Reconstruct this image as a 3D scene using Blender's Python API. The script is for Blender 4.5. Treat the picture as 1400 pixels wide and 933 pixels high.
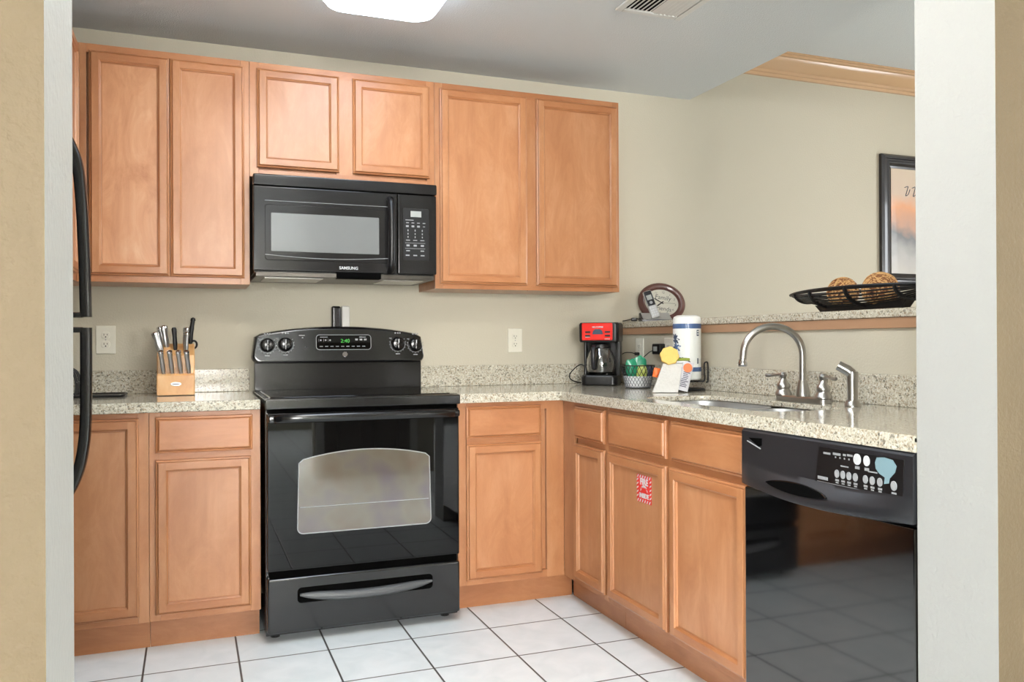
import bpy, bmesh, math, random
from mathutils import Matrix, Vector
for _o in list(bpy.data.objects): bpy.data.objects.remove(_o)
scene = bpy.context.scene
COL = scene.collection
PI = math.pi
R = math.radians
rnd = random.Random(7)

# ------------------------------------------------------------------ camera
CAM = dict(x=-.2705, y=-3.9406, z=1.1257, yaw=.3691, pitch=.0024, roll=-.0047, f=1140.48, px=701.24, py=467.58)
def cam_axes():
    cy, sy = math.cos(CAM['yaw']), math.sin(CAM['yaw'])
    f = Vector((sy, cy, 0)); r = Vector((cy, -sy, 0)); u = Vector((0, 0, 1))
    c, s = math.cos(CAM['pitch']), math.sin(CAM['pitch'])
    f2 = f*c + u*s; u2 = -f*s + u*c
    c, s = math.cos(CAM['roll']), math.sin(CAM['roll'])
    return f2, r*c + u2*s, -r*s + u2*c
_f, _r, _u = cam_axes()
cd = bpy.data.cameras.new('camera'); cam = bpy.data.objects.new('camera', cd); COL.objects.link(cam)
cam.matrix_world = Matrix(((_r.x, _u.x, -_f.x, CAM['x']), (_r.y, _u.y, -_f.y, CAM['y']), (_r.z, _u.z, -_f.z, CAM['z']), (0, 0, 0, 1)))
cd.sensor_width = 36; cd.lens = CAM['f']*36/1400
cd.shift_x = (700-CAM['px'])/1400; cd.shift_y = (CAM['py']-466.5)/1400
cd.clip_start = .02
scene.camera = cam

# ------------------------------------------------------------------ light and exposure
vs = scene.view_settings
vs.view_transform = 'Standard'; vs.look = 'None'; vs.gamma = 1; vs.use_curve_mapping = False
vs.exposure = 0.76
KITCHEN_LAMP = 5.8      # emission of the kitchen ceiling fixture lens
FRONT_LAMP = 26.0        # second kitchen lamp, over the opening
HALL_FILL = 8.0          # added unseen lamp beside the camera, brightens the opening walls
LIVING_LAMP = 7.0
world = bpy.data.worlds.new('world'); scene.world = world; world.use_nodes = True
wn = world.node_tree
bg = wn.nodes['Background']; bg.inputs[0].default_value = (.75, .85, 1, 1); bg.inputs[1].default_value = .6
def area(name, loc, target, sx, sy, power, color):
    l = bpy.data.lights.new(name, 'AREA'); l.shape = 'RECTANGLE'; l.size = sx; l.size_y = sy
    l.energy = power; l.color = color
    o = bpy.data.objects.new(name, l); COL.objects.link(o); o.location = loc
    o.rotation_euler = (Vector(target)-Vector(loc)).to_track_quat('-Z', 'Y').to_euler()
    return o
area('daylight_and_fill', (5.5, -2.6, 1.6), (0, -2.6, 1.3), 1.9, 1.5, 80, (.93, .97, 1))
area('daylight_and_fill', (-.7, -8.9, 1.5), (-.1, 0, 1.2), 2.0, 1.6, 330, (1, .98, .94))  # added frontal fill from behind the camera
area('daylight_and_fill', (-4.9, -8.9, 1.5), (1.6, -1.6, 1.1), 2.0, 1.6, 300, (.97, .98, 1))  # added fill from far left for the sink run and half wall
area('daylight_and_fill', (3.9, -8.9, 1.5), (1.4, -2.7, 1.2), 2.0, 1.6, 230, (1, .97, .92))  # added fill for the right front wall

# ------------------------------------------------------------------ dimensions (metres)
CEIL, LCEIL, CEILX = 2.469, 2.775, 2.305
CT, CTB = .919, .881               # worktop top and underside
FY = -.62                          # face of the base cabinets on the back wall
FX = 1.2495                        # face of the cabinets on the sink run
UY = -.291                         # face of the wall cabinets
HW = 1.86                          # kitchen face of the half wall
LEDGE = 1.236
TILE, TX, TY = .3137, -.4259, -.8238

# ------------------------------------------------------------------ materials
MATS = {}
def nodes(name):
    m = bpy.data.materials.new(name); m.use_nodes = True
    nt = m.node_tree
    return m, nt, nt.nodes, nt.links, nt.nodes['Principled BSDF']
def lin(c):
    return tuple(((v/255)/12.92 if v/255 <= .04045 else ((v/255+.055)/1.055)**2.4) for v in c) + (1,)
def plain(name, c, rough=.5, metal=0, spec=.5, coat=0, var=0, emis=None, es=0, trans=0, ior=1.45, bump=0, bscale=200):
    m, nt, n, l, b = nodes(name)
    b.inputs['Base Color'].default_value = lin(c)
    b.inputs['Roughness'].default_value = rough; b.inputs['Metallic'].default_value = metal
    b.inputs['Specular IOR Level'].default_value = spec
    b.inputs['Coat Weight'].default_value = coat; b.inputs['Coat Roughness'].default_value = .08
    b.inputs['Transmission Weight'].default_value = trans; b.inputs['IOR'].default_value = ior
    tc = n.new('ShaderNodeTexCoord')
    if var:
        nz = n.new('ShaderNodeTexNoise'); nz.inputs['Scale'].default_value = 6; nz.inputs['Detail'].default_value = 4
        l.new(tc.outputs['Object'], nz.inputs['Vector'])
        mx = n.new('ShaderNodeMix'); mx.data_type = 'RGBA'
        c0 = lin(c); mx.inputs[6].default_value = tuple(v*(1-var) for v in c0[:3])+(1,); mx.inputs[7].default_value = tuple(min(1, v*(1+var)) for v in c0[:3])+(1,)
        l.new(nz.outputs['Fac'], mx.inputs[0]); l.new(mx.outputs[2], b.inputs['Base Color'])
    if bump:
        nz = n.new('ShaderNodeTexNoise'); nz.inputs['Scale'].default_value = bscale; nz.inputs['Detail'].default_value = 3
        l.new(tc.outputs['Object'], nz.inputs['Vector'])
        bp = n.new('ShaderNodeBump'); bp.inputs['Strength'].default_value = bump; bp.inputs['Distance'].default_value = .004
        l.new(nz.outputs['Fac'], bp.inputs['Height']); l.new(bp.outputs['Normal'], b.inputs['Normal'])
    if emis:
        b.inputs['Emission Color'].default_value = lin(emis); b.inputs['Emission Strength'].default_value = es
    MATS[name] = m
    return m

plain('paint_cream', (196, 190, 172), .6, spec=.3, bump=.25, bscale=130)
plain('paint_tan', (92, 79, 58), .6, spec=.3, bump=.45, bscale=110)
plain('paint_reveal', (164, 164, 160), .6, spec=.3, bump=.35, bscale=110)
plain('paint_ceiling', (212, 216, 217), .8, spec=.2, bump=.5, bscale=160)
plain('paint_white', (230, 229, 224), .4, var=.03)
plain('door_paint', (120, 112, 100), .4, var=.03)
plain('crown_wood', (200, 164, 126), .3, var=.05, coat=.4)
plain('plastic_black', (14, 14, 16), .35, var=.1)
plain('plastic_black_matte', (20, 20, 22), .6, var=.1)
plain('gloss_black', (10, 10, 12), .2, ior=1.5, spec=.5, coat=.2, var=.05)
plain('glass_black', (5, 5, 6), .025, ior=1.5, spec=.32, var=.05)
plain('door_black', (8, 8, 9), .06, ior=2.0, spec=.5, var=.05, bump=.03, bscale=2.5)
plain('console_black', (30, 31, 35), .38, ior=1.55, var=.05)
plain('enamel_black', (15, 15, 17), .15, ior=1.6, spec=.5, coat=.1, var=.05)
plain('dark_gap', (3, 3, 3), .8, spec=.05)
plain('micro_face', (30, 29, 29), .13, spec=.5, var=.05)
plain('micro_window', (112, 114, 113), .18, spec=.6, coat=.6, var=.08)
plain('display_grey', (160, 163, 160), .3, var=.05)
plain('print_white', (196, 198, 200), .5)
plain('print_grey', (150, 152, 154), .5)
plain('metal_under', (74, 70, 64), .35, metal=.6, var=.1)
plain('steel', (176, 174, 170), .28, metal=1, var=.05)
plain('steel_sink', (196, 198, 199), .42, metal=1, var=.05)
plain('chrome', (215, 215, 218), .12, metal=1)
plain('knife_steel', (190, 190, 190), .3, metal=1, var=.06)
plain('handle_grey', (80, 82, 84), .4, var=.05)
plain('outlet_plastic', (222, 219, 205), .35, var=.02)
plain('outlet_dark', (40, 36, 30), .6)
plain('red_plastic', (225, 38, 32), .25, coat=.5, var=.04)
plain('lcd_blue', (70, 84, 100), .2)
plain('glass_clear', (255, 255, 255), .03, trans=1, ior=1.6, coat=1)
plain('coffee_dark', (60, 55, 52), .3)
plain('towel_paper', (232, 234, 230), .45, coat=.3, bump=.2, bscale=60)
plain('print_blue', (74, 100, 142), .45, coat=.3, var=.15)
plain('print_navy', (52, 66, 88), .45, var=.1)
plain('wire_black', (18, 18, 20), .4, var=.1)
plain('wire_white', (226, 228, 230), .45, var=.03)
plain('wire_grey', (120, 122, 126), .45, var=.03)
plain('apron_wood', (176, 138, 108), .4, var=.08)
plain('cloth_white', (204, 202, 196), .9, bump=.9, bscale=90, var=.04)
plain('sponge_yellow', (232, 196, 112), .9, bump=.8, bscale=220, var=.12)
plain('packet_orange', (240, 112, 50), .4, var=.1)
plain('packet_grey', (196, 196, 200), .35, var=.08)
plain('packet_ink', (70, 66, 84), .4)
plain('sponge_green', (138, 152, 62), .8, bump=.5, bscale=200)
plain('pouch_green', (40, 140, 104), .25, coat=.4, var=.35, bump=.5, bscale=25)
plain('pouch_pale', (150, 205, 176), .25, coat=.4, var=.2, bump=.5, bscale=25)
plain('pouch_lime', (196, 206, 110), .3, coat=.3, var=.15)
plain('pouch_navy', (40, 48, 84), .3, coat=.3, var=.15)
plain('clock_frame', (92, 58, 52), .35, coat=.3, var=.2)
plain('clock_face', (206, 204, 190), .6, var=.06)
plain('clock_ink', (46, 42, 40), .6)
plain('phone_silver', (182, 182, 180), .3, metal=.3, var=.04)
plain('phone_dark', (38, 38, 42), .25)
plain('rattan_light', (214, 170, 112), .7, var=.2)
plain('rattan_dark', (142, 92, 56), .7, var=.2)
plain('frame_black', (38, 36, 38), .3, coat=.4, var=.25)
plain('art_glass', (255, 255, 255), .02, trans=1, ior=1.2)
plain('fire_red', (214, 44, 40), .45)
plain('grip_black', (13, 13, 15), .22, coat=.3, var=.05)
plain('fridge_black', (24, 24, 26), .3, coat=.3, bump=.15, bscale=300)
plain('lcd_green', (10, 20, 10), .3, emis=(60, 190, 60), es=.7)
plain('sticker_blue', (122, 150, 158), .4, var=.12)
plain('vent_white', (214, 214, 210), .45)
plain('white_tube', (212, 210, 204), .4, var=.03)
plain('lamp_metal', (216, 216, 212), .45)
plain('lens_kitchen', (240, 240, 236), .4, emis=(222, 238, 255), es=KITCHEN_LAMP)
plain('lens_hall_fill', (240, 240, 236), .4, emis=(255, 246, 234), es=HALL_FILL)
plain('lens_front', (240, 240, 236), .4, emis=(255, 248, 238), es=FRONT_LAMP)
plain('lens_living', (240, 240, 236), .4, emis=(255, 190, 135), es=LIVING_LAMP)
plain('window_frame_paint', (236, 236, 232), .4)
plain('window_glass', (255, 255, 255), .02, trans=1, ior=1.1)

def wood(name, axis, base, dark, light, fig=.0):
    """stained maple; the grain runs along axis 'z' or 'h' (x and y)"""
    m, nt, n, l, b = nodes(name)
    tc = n.new('ShaderNodeTexCoord'); mp = n.new('ShaderNodeMapping')
    oi = n.new('ShaderNodeObjectInfo')
    ad = n.new('ShaderNodeVectorMath'); ad.operation = 'ADD'
    sc_ = n.new('ShaderNodeVectorMath'); sc_.operation = 'SCALE'; sc_.inputs['Scale'].default_value = 13.7
    l.new(oi.outputs['Random'], sc_.inputs[0]); l.new(tc.outputs['Object'], ad.inputs[0]); l.new(sc_.outputs[0], ad.inputs[1])
    mp.inputs['Scale'].default_value = (38, 38, 1.6) if axis == 'z' else (1.6, 1.6, 38)
    l.new(ad.outputs[0], mp.inputs['Vector'])
    g = n.new('ShaderNodeTexNoise'); g.inputs['Scale'].default_value = 1; g.inputs['Detail'].default_value = 5; g.inputs['Distortion'].default_value = .4 + fig*.3
    l.new(mp.outputs[0], g.inputs['Vector'])
    mp2 = n.new('ShaderNodeMapping'); mp2.inputs['Scale'].default_value = (9, 9, 3.2) if axis == 'z' else (3.2, 3.2, 9)
    l.new(ad.outputs[0], mp2.inputs['Vector'])
    bl = n.new('ShaderNodeTexNoise'); bl.inputs['Scale'].default_value = 1; bl.inputs['Detail'].default_value = 9; bl.inputs['Roughness'].default_value = .68; bl.inputs['Distortion'].default_value = .5 + fig*.6
    l.new(mp2.outputs[0], bl.inputs['Vector'])
    r1 = n.new('ShaderNodeValToRGB'); r1.color_ramp.elements[0].position = .3; r1.color_ramp.elements[0].color = lin(dark)
    r1.color_ramp.elements[1].position = .68; r1.color_ramp.elements[1].color = lin(light)
    e = r1.color_ramp.elements.new(.5); e.color = lin(base)
    l.new(bl.outputs['Fac'], r1.inputs[0])
    r2 = n.new('ShaderNodeValToRGB'); r2.color_ramp.elements[0].position = .25; r2.color_ramp.elements[0].color = (.92, .90, .88, 1)
    r2.color_ramp.elements[1].position = .7; r2.color_ramp.elements[1].color = (1.0, 1.0, 1.0, 1)
    l.new(g.outputs['Fac'], r2.inputs[0])
    mu = n.new('ShaderNodeMix'); mu.data_type = 'RGBA'; mu.blend_type = 'MULTIPLY'; mu.inputs[0].default_value = 1
    l.new(r1.outputs[0], mu.inputs[6]); l.new(r2.outputs[0], mu.inputs[7])
    hs = n.new('ShaderNodeHueSaturation')
    mr = n.new('ShaderNodeMapRange'); mr.inputs[3].default_value = .93; mr.inputs[4].default_value = 1.07
    l.new(oi.outputs['Random'], mr.inputs[0]); l.new(mr.outputs[0], hs.inputs['Value'])
    l.new(mu.outputs[2], hs.inputs['Color']); l.new(hs.outputs[0], b.inputs['Base Color'])
    b.inputs['Roughness'].default_value = .36; b.inputs['Coat Weight'].default_value = .3; b.inputs['Coat Roughness'].default_value = .28
    bp = n.new('ShaderNodeBump'); bp.inputs['Strength'].default_value = .06; bp.inputs['Distance'].default_value = .002
    l.new(g.outputs['Fac'], bp.inputs['Height']); l.new(bp.outputs['Normal'], b.inputs['Normal'])
    MATS[name] = m
W0, W1, W2 = (177, 122, 81), (163, 107, 68), (189, 137, 97)
wood('wood_v', 'z', W0, W1, W2)
wood('wood_h', 'h', (172, 114, 73), (157, 99, 60), (184, 129, 88))
wood('wood_panel', 'z', (179, 124, 84), (167, 110, 71), (191, 139, 101), fig=.2)
wood('wood_figured', 'z', (201, 146, 105), (178, 120, 80), (213, 165, 127), fig=1.0)
wood('wood_block', 'z', (222, 170, 110), (206, 148, 90), (230, 186, 130))
wood('wood_side', 'z', (190, 128, 84), (176, 112, 72), (200, 140, 98))

def granite():
    m, nt, n, l, b = nodes('granite')
    tc = n.new('ShaderNodeTexCoord')
    def layer(scale, stops, rnd_=1):
        v = n.new('ShaderNodeTexVoronoi'); v.inputs['Scale'].default_value = scale; v.inputs['Randomness'].default_value = rnd_
        nz = n.new('ShaderNodeTexNoise'); nz.inputs['Scale'].default_value = scale*.8
        mxv = n.new('ShaderNodeMix'); mxv.data_type = 'RGBA'; mxv.inputs[0].default_value = .006
        l.new(tc.outputs['Object'], mxv.inputs[6]); l.new(tc.outputs['Object'], nz.inputs['Vector']); l.new(nz.outputs['Color'], mxv.inputs[7])
        l.new(mxv.outputs[2], v.inputs['Vector'])
        sp = n.new('ShaderNodeSeparateColor'); l.new(v.outputs['Color'], sp.inputs[0])
        r = n.new('ShaderNodeValToRGB'); r.color_ramp.interpolation = 'CONSTANT'
        while len(r.color_ramp.elements) > 1: r.color_ramp.elements.remove(r.color_ramp.elements[0])
        r.color_ramp.elements[0].position = 0; r.color_ramp.elements[0].color = lin(stops[0][1])
        for p, c in stops[1:]:
            e = r.color_ramp.elements.new(p); e.color = lin(c)
        l.new(sp.outputs[0], r.inputs[0])
        return r
    a = layer(170, [(0, (70, 66, 58)), (.08, (140, 118, 92)), (.17, (176, 168, 148)), (.42, (206, 201, 183)), (.7, (188, 183, 167)), (.88, (218, 216, 204))])
    c = layer(340, [(0, (76, 72, 64)), (.1, (170, 160, 140)), (.4, (206, 201, 184)), (.8, (216, 213, 200))])
    mx = n.new('ShaderNodeMix'); mx.data_type = 'RGBA'; mx.inputs[0].default_value = .45
    l.new(a.outputs[0], mx.inputs[6]); l.new(c.outputs[0], mx.inputs[7]); l.new(mx.outputs[2], b.inputs['Base Color'])
    b.inputs['Roughness'].default_value = .1
    MATS['granite'] = m
granite()

def tile():
    m, nt, n, l, b = nodes('floor_tile')
    tc = n.new('ShaderNodeTexCoord'); sx = n.new('ShaderNodeSeparateXYZ'); l.new(tc.outputs['Object'], sx.inputs[0])
    def M(op, a, bb=None):
        k = n.new('ShaderNodeMath'); k.operation = op
        for i, v in enumerate((a, bb)):
            if v is None: continue
            if isinstance(v, (int, float)): k.inputs[i].default_value = v
            else: l.new(v, k.inputs[i])
        return k.outputs[0]
    def edge(o, t0):
        u = M('DIVIDE', M('SUBTRACT', o, t0), TILE)
        fr = M('FRACT', u)
        return M('MULTIPLY', M('MINIMUM', fr, M('SUBTRACT', 1.0, fr)), TILE), M('FLOOR', u)
    dx, ix = edge(sx.outputs[0], TX); dy, iy = edge(sx.outputs[1], TY)
    d = M('MINIMUM', dx, dy)
    mask = n.new('ShaderNodeMapRange'); mask.inputs[1].default_value = .0024; mask.inputs[2].default_value = .0042; l.new(d, mask.inputs[0])
    cid = n.new('ShaderNodeCombineXYZ'); l.new(ix, cid.inputs[0]); l.new(iy, cid.inputs[1])
    wn_ = n.new('ShaderNodeTexWhiteNoise'); l.new(cid.outputs[0], wn_.inputs['Vector'])
    va = n.new('ShaderNodeVectorMath'); va.operation = 'ADD'; l.new(tc.outputs['Object'], va.inputs[0])
    vs_ = n.new('ShaderNodeVectorMath'); vs_.operation = 'SCALE'; vs_.inputs['Scale'].default_value = 9; l.new(wn_.outputs['Color'], vs_.inputs[0]); l.new(vs_.outputs[0], va.inputs[1])
    nz = n.new('ShaderNodeTexNoise'); nz.inputs['Scale'].default_value = 9; nz.inputs['Detail'].default_value = 7; nz.inputs['Distortion'].default_value = .8
    l.new(va.outputs[0], nz.inputs['Vector'])
    r = n.new('ShaderNodeValToRGB'); r.color_ramp.elements[0].position = .3; r.color_ramp.elements[0].color = lin((228, 237, 241)); r.color_ramp.elements[1].position = .7; r.color_ramp.elements[1].color = lin((240, 247, 251))
    l.new(nz.outputs['Fac'], r.inputs[0])
    mx = n.new('ShaderNodeMix'); mx.data_type = 'RGBA'; mx.inputs[6].default_value = lin((74, 74, 74)); l.new(r.outputs[0], mx.inputs[7]); l.new(mask.outputs[0], mx.inputs[0])
    l.new(mx.outputs[2], b.inputs['Base Color'])
    b.inputs['Roughness'].default_value = .42
    bp = n.new('ShaderNodeBump'); bp.inputs['Strength'].default_value = .5; bp.inputs['Distance'].default_value = .002; l.new(mask.outputs[0], bp.inputs['Height']); l.new(bp.outputs['Normal'], b.inputs['Normal'])
    MATS['floor_tile'] = m
tile()

def picture_art():
    m, nt, n, l, b = nodes('picture_art')
    tc = n.new('ShaderNodeTexCoord'); sx = n.new('ShaderNodeSeparateXYZ'); l.new(tc.outputs['Object'], sx.inputs[0])
    nz = n.new('ShaderNodeTexNoise'); nz.inputs['Scale'].default_value = 7; nz.inputs['Detail'].default_value = 5; l.new(tc.outputs['Object'], nz.inputs['Vector'])
    k = n.new('ShaderNodeMath'); k.operation = 'MULTIPLY_ADD'; k.inputs[1].default_value = .28; l.new(nz.outputs['Fac'], k.inputs[0])
    k2 = n.new('ShaderNodeMath'); k2.operation = 'MULTIPLY_ADD'; k2.inputs[1].default_value = 1.35; k2.inputs[2].default_value = .36; l.new(sx.outputs[2], k2.inputs[0]); l.new(k2.outputs[0], k.inputs[2])
    r = n.new('ShaderNodeValToRGB'); cr = r.color_ramp
    cr.elements[0].position = 0; cr.elements[0].color = lin((196, 192, 184)); cr.elements[1].position = 1; cr.elements[1].color = lin((206, 190, 168))
    for p, c in ((.22, (176, 174, 172)), (.38, (120, 122, 124)), (.47, (190, 150, 128)), (.6, (222, 160, 118)), (.74, (206, 184, 164))):
        e = cr.elements.new(p); e.color = lin(c)
    l.new(k.outputs[0], r.inputs[0]); l.new(r.outputs[0], b.inputs['Base Color']); b.inputs['Roughness'].default_value = .5; b.inputs['Coat Weight'].default_value = .12
    MATS['picture_art'] = m
picture_art()
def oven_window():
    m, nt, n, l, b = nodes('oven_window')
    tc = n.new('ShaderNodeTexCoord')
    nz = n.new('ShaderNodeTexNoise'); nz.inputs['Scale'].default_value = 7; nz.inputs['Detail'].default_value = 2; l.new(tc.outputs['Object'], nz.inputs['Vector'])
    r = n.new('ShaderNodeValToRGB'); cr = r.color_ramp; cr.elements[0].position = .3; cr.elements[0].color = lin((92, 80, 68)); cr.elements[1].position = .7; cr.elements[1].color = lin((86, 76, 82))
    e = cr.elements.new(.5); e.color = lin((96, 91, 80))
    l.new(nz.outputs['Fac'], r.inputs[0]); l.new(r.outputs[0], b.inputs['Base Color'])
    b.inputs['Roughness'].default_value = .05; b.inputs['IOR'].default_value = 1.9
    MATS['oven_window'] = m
oven_window()

# ------------------------------------------------------------------ mesh helpers
class MB:
    """collects shapes, then links them as one mesh object"""
    def __init__(s): s.v = []; s.f = []; s.m = []
    def add(s, vs, fs, mi=0, mat=None):
        o = len(s.v)
        s.v += [tuple(mat @ Vector(p)) if mat else tuple(p) for p in vs]
        for i, f in enumerate(fs):
            s.f.append(tuple(o+k for k in f)); s.m.append(mi[i] if isinstance(mi, list) else mi)
        return s
    def box(s, x0, y0, z0, x1, y1, z1, b=0, mi=0, seg=2, mat=None):
        x0, x1 = min(x0, x1), max(x0, x1); y0, y1 = min(y0, y1), max(y0, y1); z0, z1 = min(z0, z1), max(z0, z1)
        vs = [(x, y, z) for z in (z0, z1) for y in (y0, y1) for x in (x0, x1)]
        fs = [(0, 2, 3, 1), (4, 5, 7, 6), (0, 1, 5, 4), (2, 6, 7, 3), (0, 4, 6, 2), (1, 3, 7, 5)]
        if not b: return s.add(vs, fs, mi, mat)
        bm = bmesh.new(); bv = [bm.verts.new(p) for p in vs]
        for f in fs: bm.faces.new([bv[i] for i in f])
        b = min(b, .49*min(x1-x0, y1-y0, z1-z0))
        bmesh.ops.bevel(bm, geom=bm.edges[:], offset=b, segments=seg, affect='EDGES', profile=.5)
        return s.bm(bm, mi, mat)
    def bm(s, bm, mi=0, mat=None):
        bm.verts.index_update()
        s.add([v.co[:] for v in bm.verts], [tuple(v.index for v in f.verts) for f in bm.faces], mi, mat); bm.free(); return s
    def loft(s, rings, closed=True, caps=True, mi=0, mat=None):
        vs = [p for r in rings for p in r]; n = len(rings[0]); fs = []
        for i in range(len(rings)-1):
            for j in range(n if closed else n-1):
                k = (j+1) % n
                fs.append((i*n+j, i*n+k, (i+1)*n+k, (i+1)*n+j))
        if caps and closed:
            fs.append(tuple(range(n-1, -1, -1))); fs.append(tuple((len(rings)-1)*n+j for j in range(n)))
        return s.add(vs, fs, mi, mat)
    def lathe(s, prof, c=(0, 0, 0), n=28, axis='z', mi=0, mat=None, sx=1, sy=1):
        rings = []
        for r, h in prof:
            ring = []
            for k in range(n):
                a = 2*PI*k/n; u, v = r*math.cos(a)*sx, r*math.sin(a)*sy
                p = {'z': (u, v, h), 'y': (u, h, v), 'x': (h, u, v)}[axis]
                ring.append((c[0]+p[0], c[1]+p[1], c[2]+p[2]))
            rings.append(ring)
        return s.loft(rings, mi=mi, mat=mat)
    def cyl(s, c, r, h, n=24, axis='z', b=0, mi=0, mat=None):
        pr = [(r, 0), (r, h)] if not b else [(r-b, 0), (r, b), (r, h-b), (r-b, h)]
        return s.lathe(pr, c, n, axis, mi, mat)
    def tube(s, pts, r, n=10, mi=0, caps=True, mat=None, flat=1, closed=False, up=None):
        P = [Vector(p) for p in pts]; N = len(P); rr = r if isinstance(r, (list, tuple)) else [r]*N
        rings = []; prev = None
        for i in range(N):
            if closed: t = (P[(i+1) % N]-P[i-1]).normalized()
            else: t = (P[min(i+1, N-1)]-P[max(i-1, 0)]).normalized()
            if prev is None:
                a = Vector(up) if up else (Vector((0, 0, 1)) if abs(t.z) < .9 else Vector((1, 0, 0)))
            else: a = prev
            nn = (a - t*a.dot(t))
            if nn.length < 1e-6: nn = t.orthogonal()
            nn.normalize(); bb = t.cross(nn); prev = nn
            rings.append([tuple(P[i]+(nn*math.cos(2*PI*k/n)*rr[i]*flat + bb*math.sin(2*PI*k/n)*rr[i])) for k in range(n)])
        if closed: rings.append(rings[0])
        return s.loft(rings, caps=caps and not closed, mi=mi, mat=mat)
    def prism(s, poly, lo, hi, plane='xy', mi=0, b=0, mat=None):
        """extrude a 2-D outline; plane 'xy' along z, 'xz' along y, 'yz' along x"""
        def P(a, c, h): return {'xy': (a, c, h), 'xz': (a, h, c), 'yz': (h, a, c)}[plane]
        if not b: return s.loft([[P(a, c, lo) for a, c in poly], [P(a, c, hi) for a, c in poly]], mi=mi, mat=mat)
        ins = inset(poly, b)
        return s.loft([[P(a, c, lo) for a, c in ins], [P(a, c, lo+b) for a, c in poly], [P(a, c, hi-b) for a, c in poly], [P(a, c, hi) for a, c in ins]], mi=mi, mat=mat)
    def build(s, name, mat, parent=None, loc=(0, 0, 0), rot=None, ang=38, smooth=True):
        me = bpy.data.meshes.new(name); me.from_pydata(s.v, [], s.f); me.update()
        for q in (mat if isinstance(mat, (list, tuple)) else [mat]): me.materials.append(MATS[q])
        me.polygons.foreach_set('material_index', s.m)
        bm = bmesh.new(); bm.from_mesh(me); bmesh.ops.recalc_face_normals(bm, faces=bm.faces[:]); bm.to_mesh(me); bm.free()
        if smooth:
            me.polygons.foreach_set('use_smooth', [True]*len(me.polygons)); me.set_sharp_from_angle(angle=R(ang))
        o = bpy.data.objects.new(name, me); COL.objects.link(o); o.location = loc
        if rot: o.rotation_euler = rot
        if smooth:
            w = o.modifiers.new('weighted_normals', 'WEIGHTED_NORMAL'); w.keep_sharp = True; w.weight = 60
        if parent: o.parent = parent
        return o
def inset(poly, d):
    n = len(poly); area2 = sum(poly[i][0]*poly[(i+1) % n][1]-poly[(i+1) % n][0]*poly[i][1] for i in range(n)); sg = 1 if area2 > 0 else -1
    out = []
    for i in range(n):
        p0, p1, p2 = Vector(poly[i-1]), Vector(poly[i]), Vector(poly[(i+1) % n])
        e1 = (p1-p0).normalized(); e2 = (p2-p1).normalized()
        n1 = Vector((-e1.y, e1.x))*sg; n2 = Vector((-e2.y, e2.x))*sg
        k = n1+n2
        q = p1 + k*(d/max(.3, 1+n1.dot(n2))); out.append((q.x, q.y))
    return out
def rrect(x0, z0, x1, z1, r, n=5):
    pts = []
    for cx, cz, a0 in ((x1-r, z1-r, 0), (x0+r, z1-r, 90), (x0+r, z0+r, 180), (x1-r, z0+r, 270)):
        for k in range(n+1):
            a = R(a0+90*k/n); pts.append((cx+r*math.cos(a), cz+r*math.sin(a)))
    return pts
def ellipse(cx, cz, a, b, n=32, rot=0):
    c, s_ = math.cos(rot), math.sin(rot)
    return [(cx+a*math.cos(2*PI*k/n)*c-b*math.sin(2*PI*k/n)*s_, cz+a*math.cos(2*PI*k/n)*s_+b*math.sin(2*PI*k/n)*c) for k in range(n)]
def spline(P, n=8):
    """Catmull-Rom through the points"""
    P = [Vector(p) for p in P]; out = []
    for i in range(len(P)-1):
        p0, p1, p2, p3 = P[max(i-1, 0)], P[i], P[i+1], P[min(i+2, len(P)-1)]
        for k in range(n):
            t = k/n
            out.append(.5*((2*p1)+(p2-p0)*t+(2*p0-5*p1+4*p2-p3)*t*t+(3*p1-p0-3*p2+p3)*t**3))
    out.append(P[-1]); return [tuple(p) for p in out]
def tag(o, label, cat, group=None):
    o['label'] = label; o['category'] = cat
    if group: o['group'] = group
    return o
def thing(name, label, cat, loc=(0, 0, 0), rz=0, group=None):
    o = bpy.data.objects.new(name, None); COL.objects.link(o); o.location = loc; o.rotation_euler = (0, 0, rz)
    o.empty_display_size = .05
    return tag(o, label, cat, group)
def struct(o): o['kind'] = 'structure'; return o
def text_mb(string, size, depth=.0006, mb=None, mat=None, font_align='CENTER', mi=0, bold=0):
    """letters as a mesh in the x-z plane, reading along +x, facing -y"""
    cu = bpy.data.curves.new('lettering', 'FONT'); cu.body = string; cu.size = size; cu.extrude = depth; cu.align_x = font_align; cu.align_y = 'CENTER'; cu.offset = bold
    cu.resolution_u = 3
    o = bpy.data.objects.new('lettering', cu); COL.objects.link(o)
    bpy.context.view_layer.update()
    dg = bpy.context.evaluated_depsgraph_get()
    me = bpy.data.meshes.new_from_object(o.evaluated_get(dg))
    M = Matrix.Rotation(PI/2, 4, 'X')
    if mat: M = mat @ M
    mb = mb or MB()
    mb.add([v.co[:] for v in me.vertices], [tuple(p.vertices) for p in me.polygons], mi, M)
    bpy.data.objects.remove(o); bpy.data.curves.remove(cu); bpy.data.meshes.remove(me)
    return mb
T = Matrix.Translation

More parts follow.
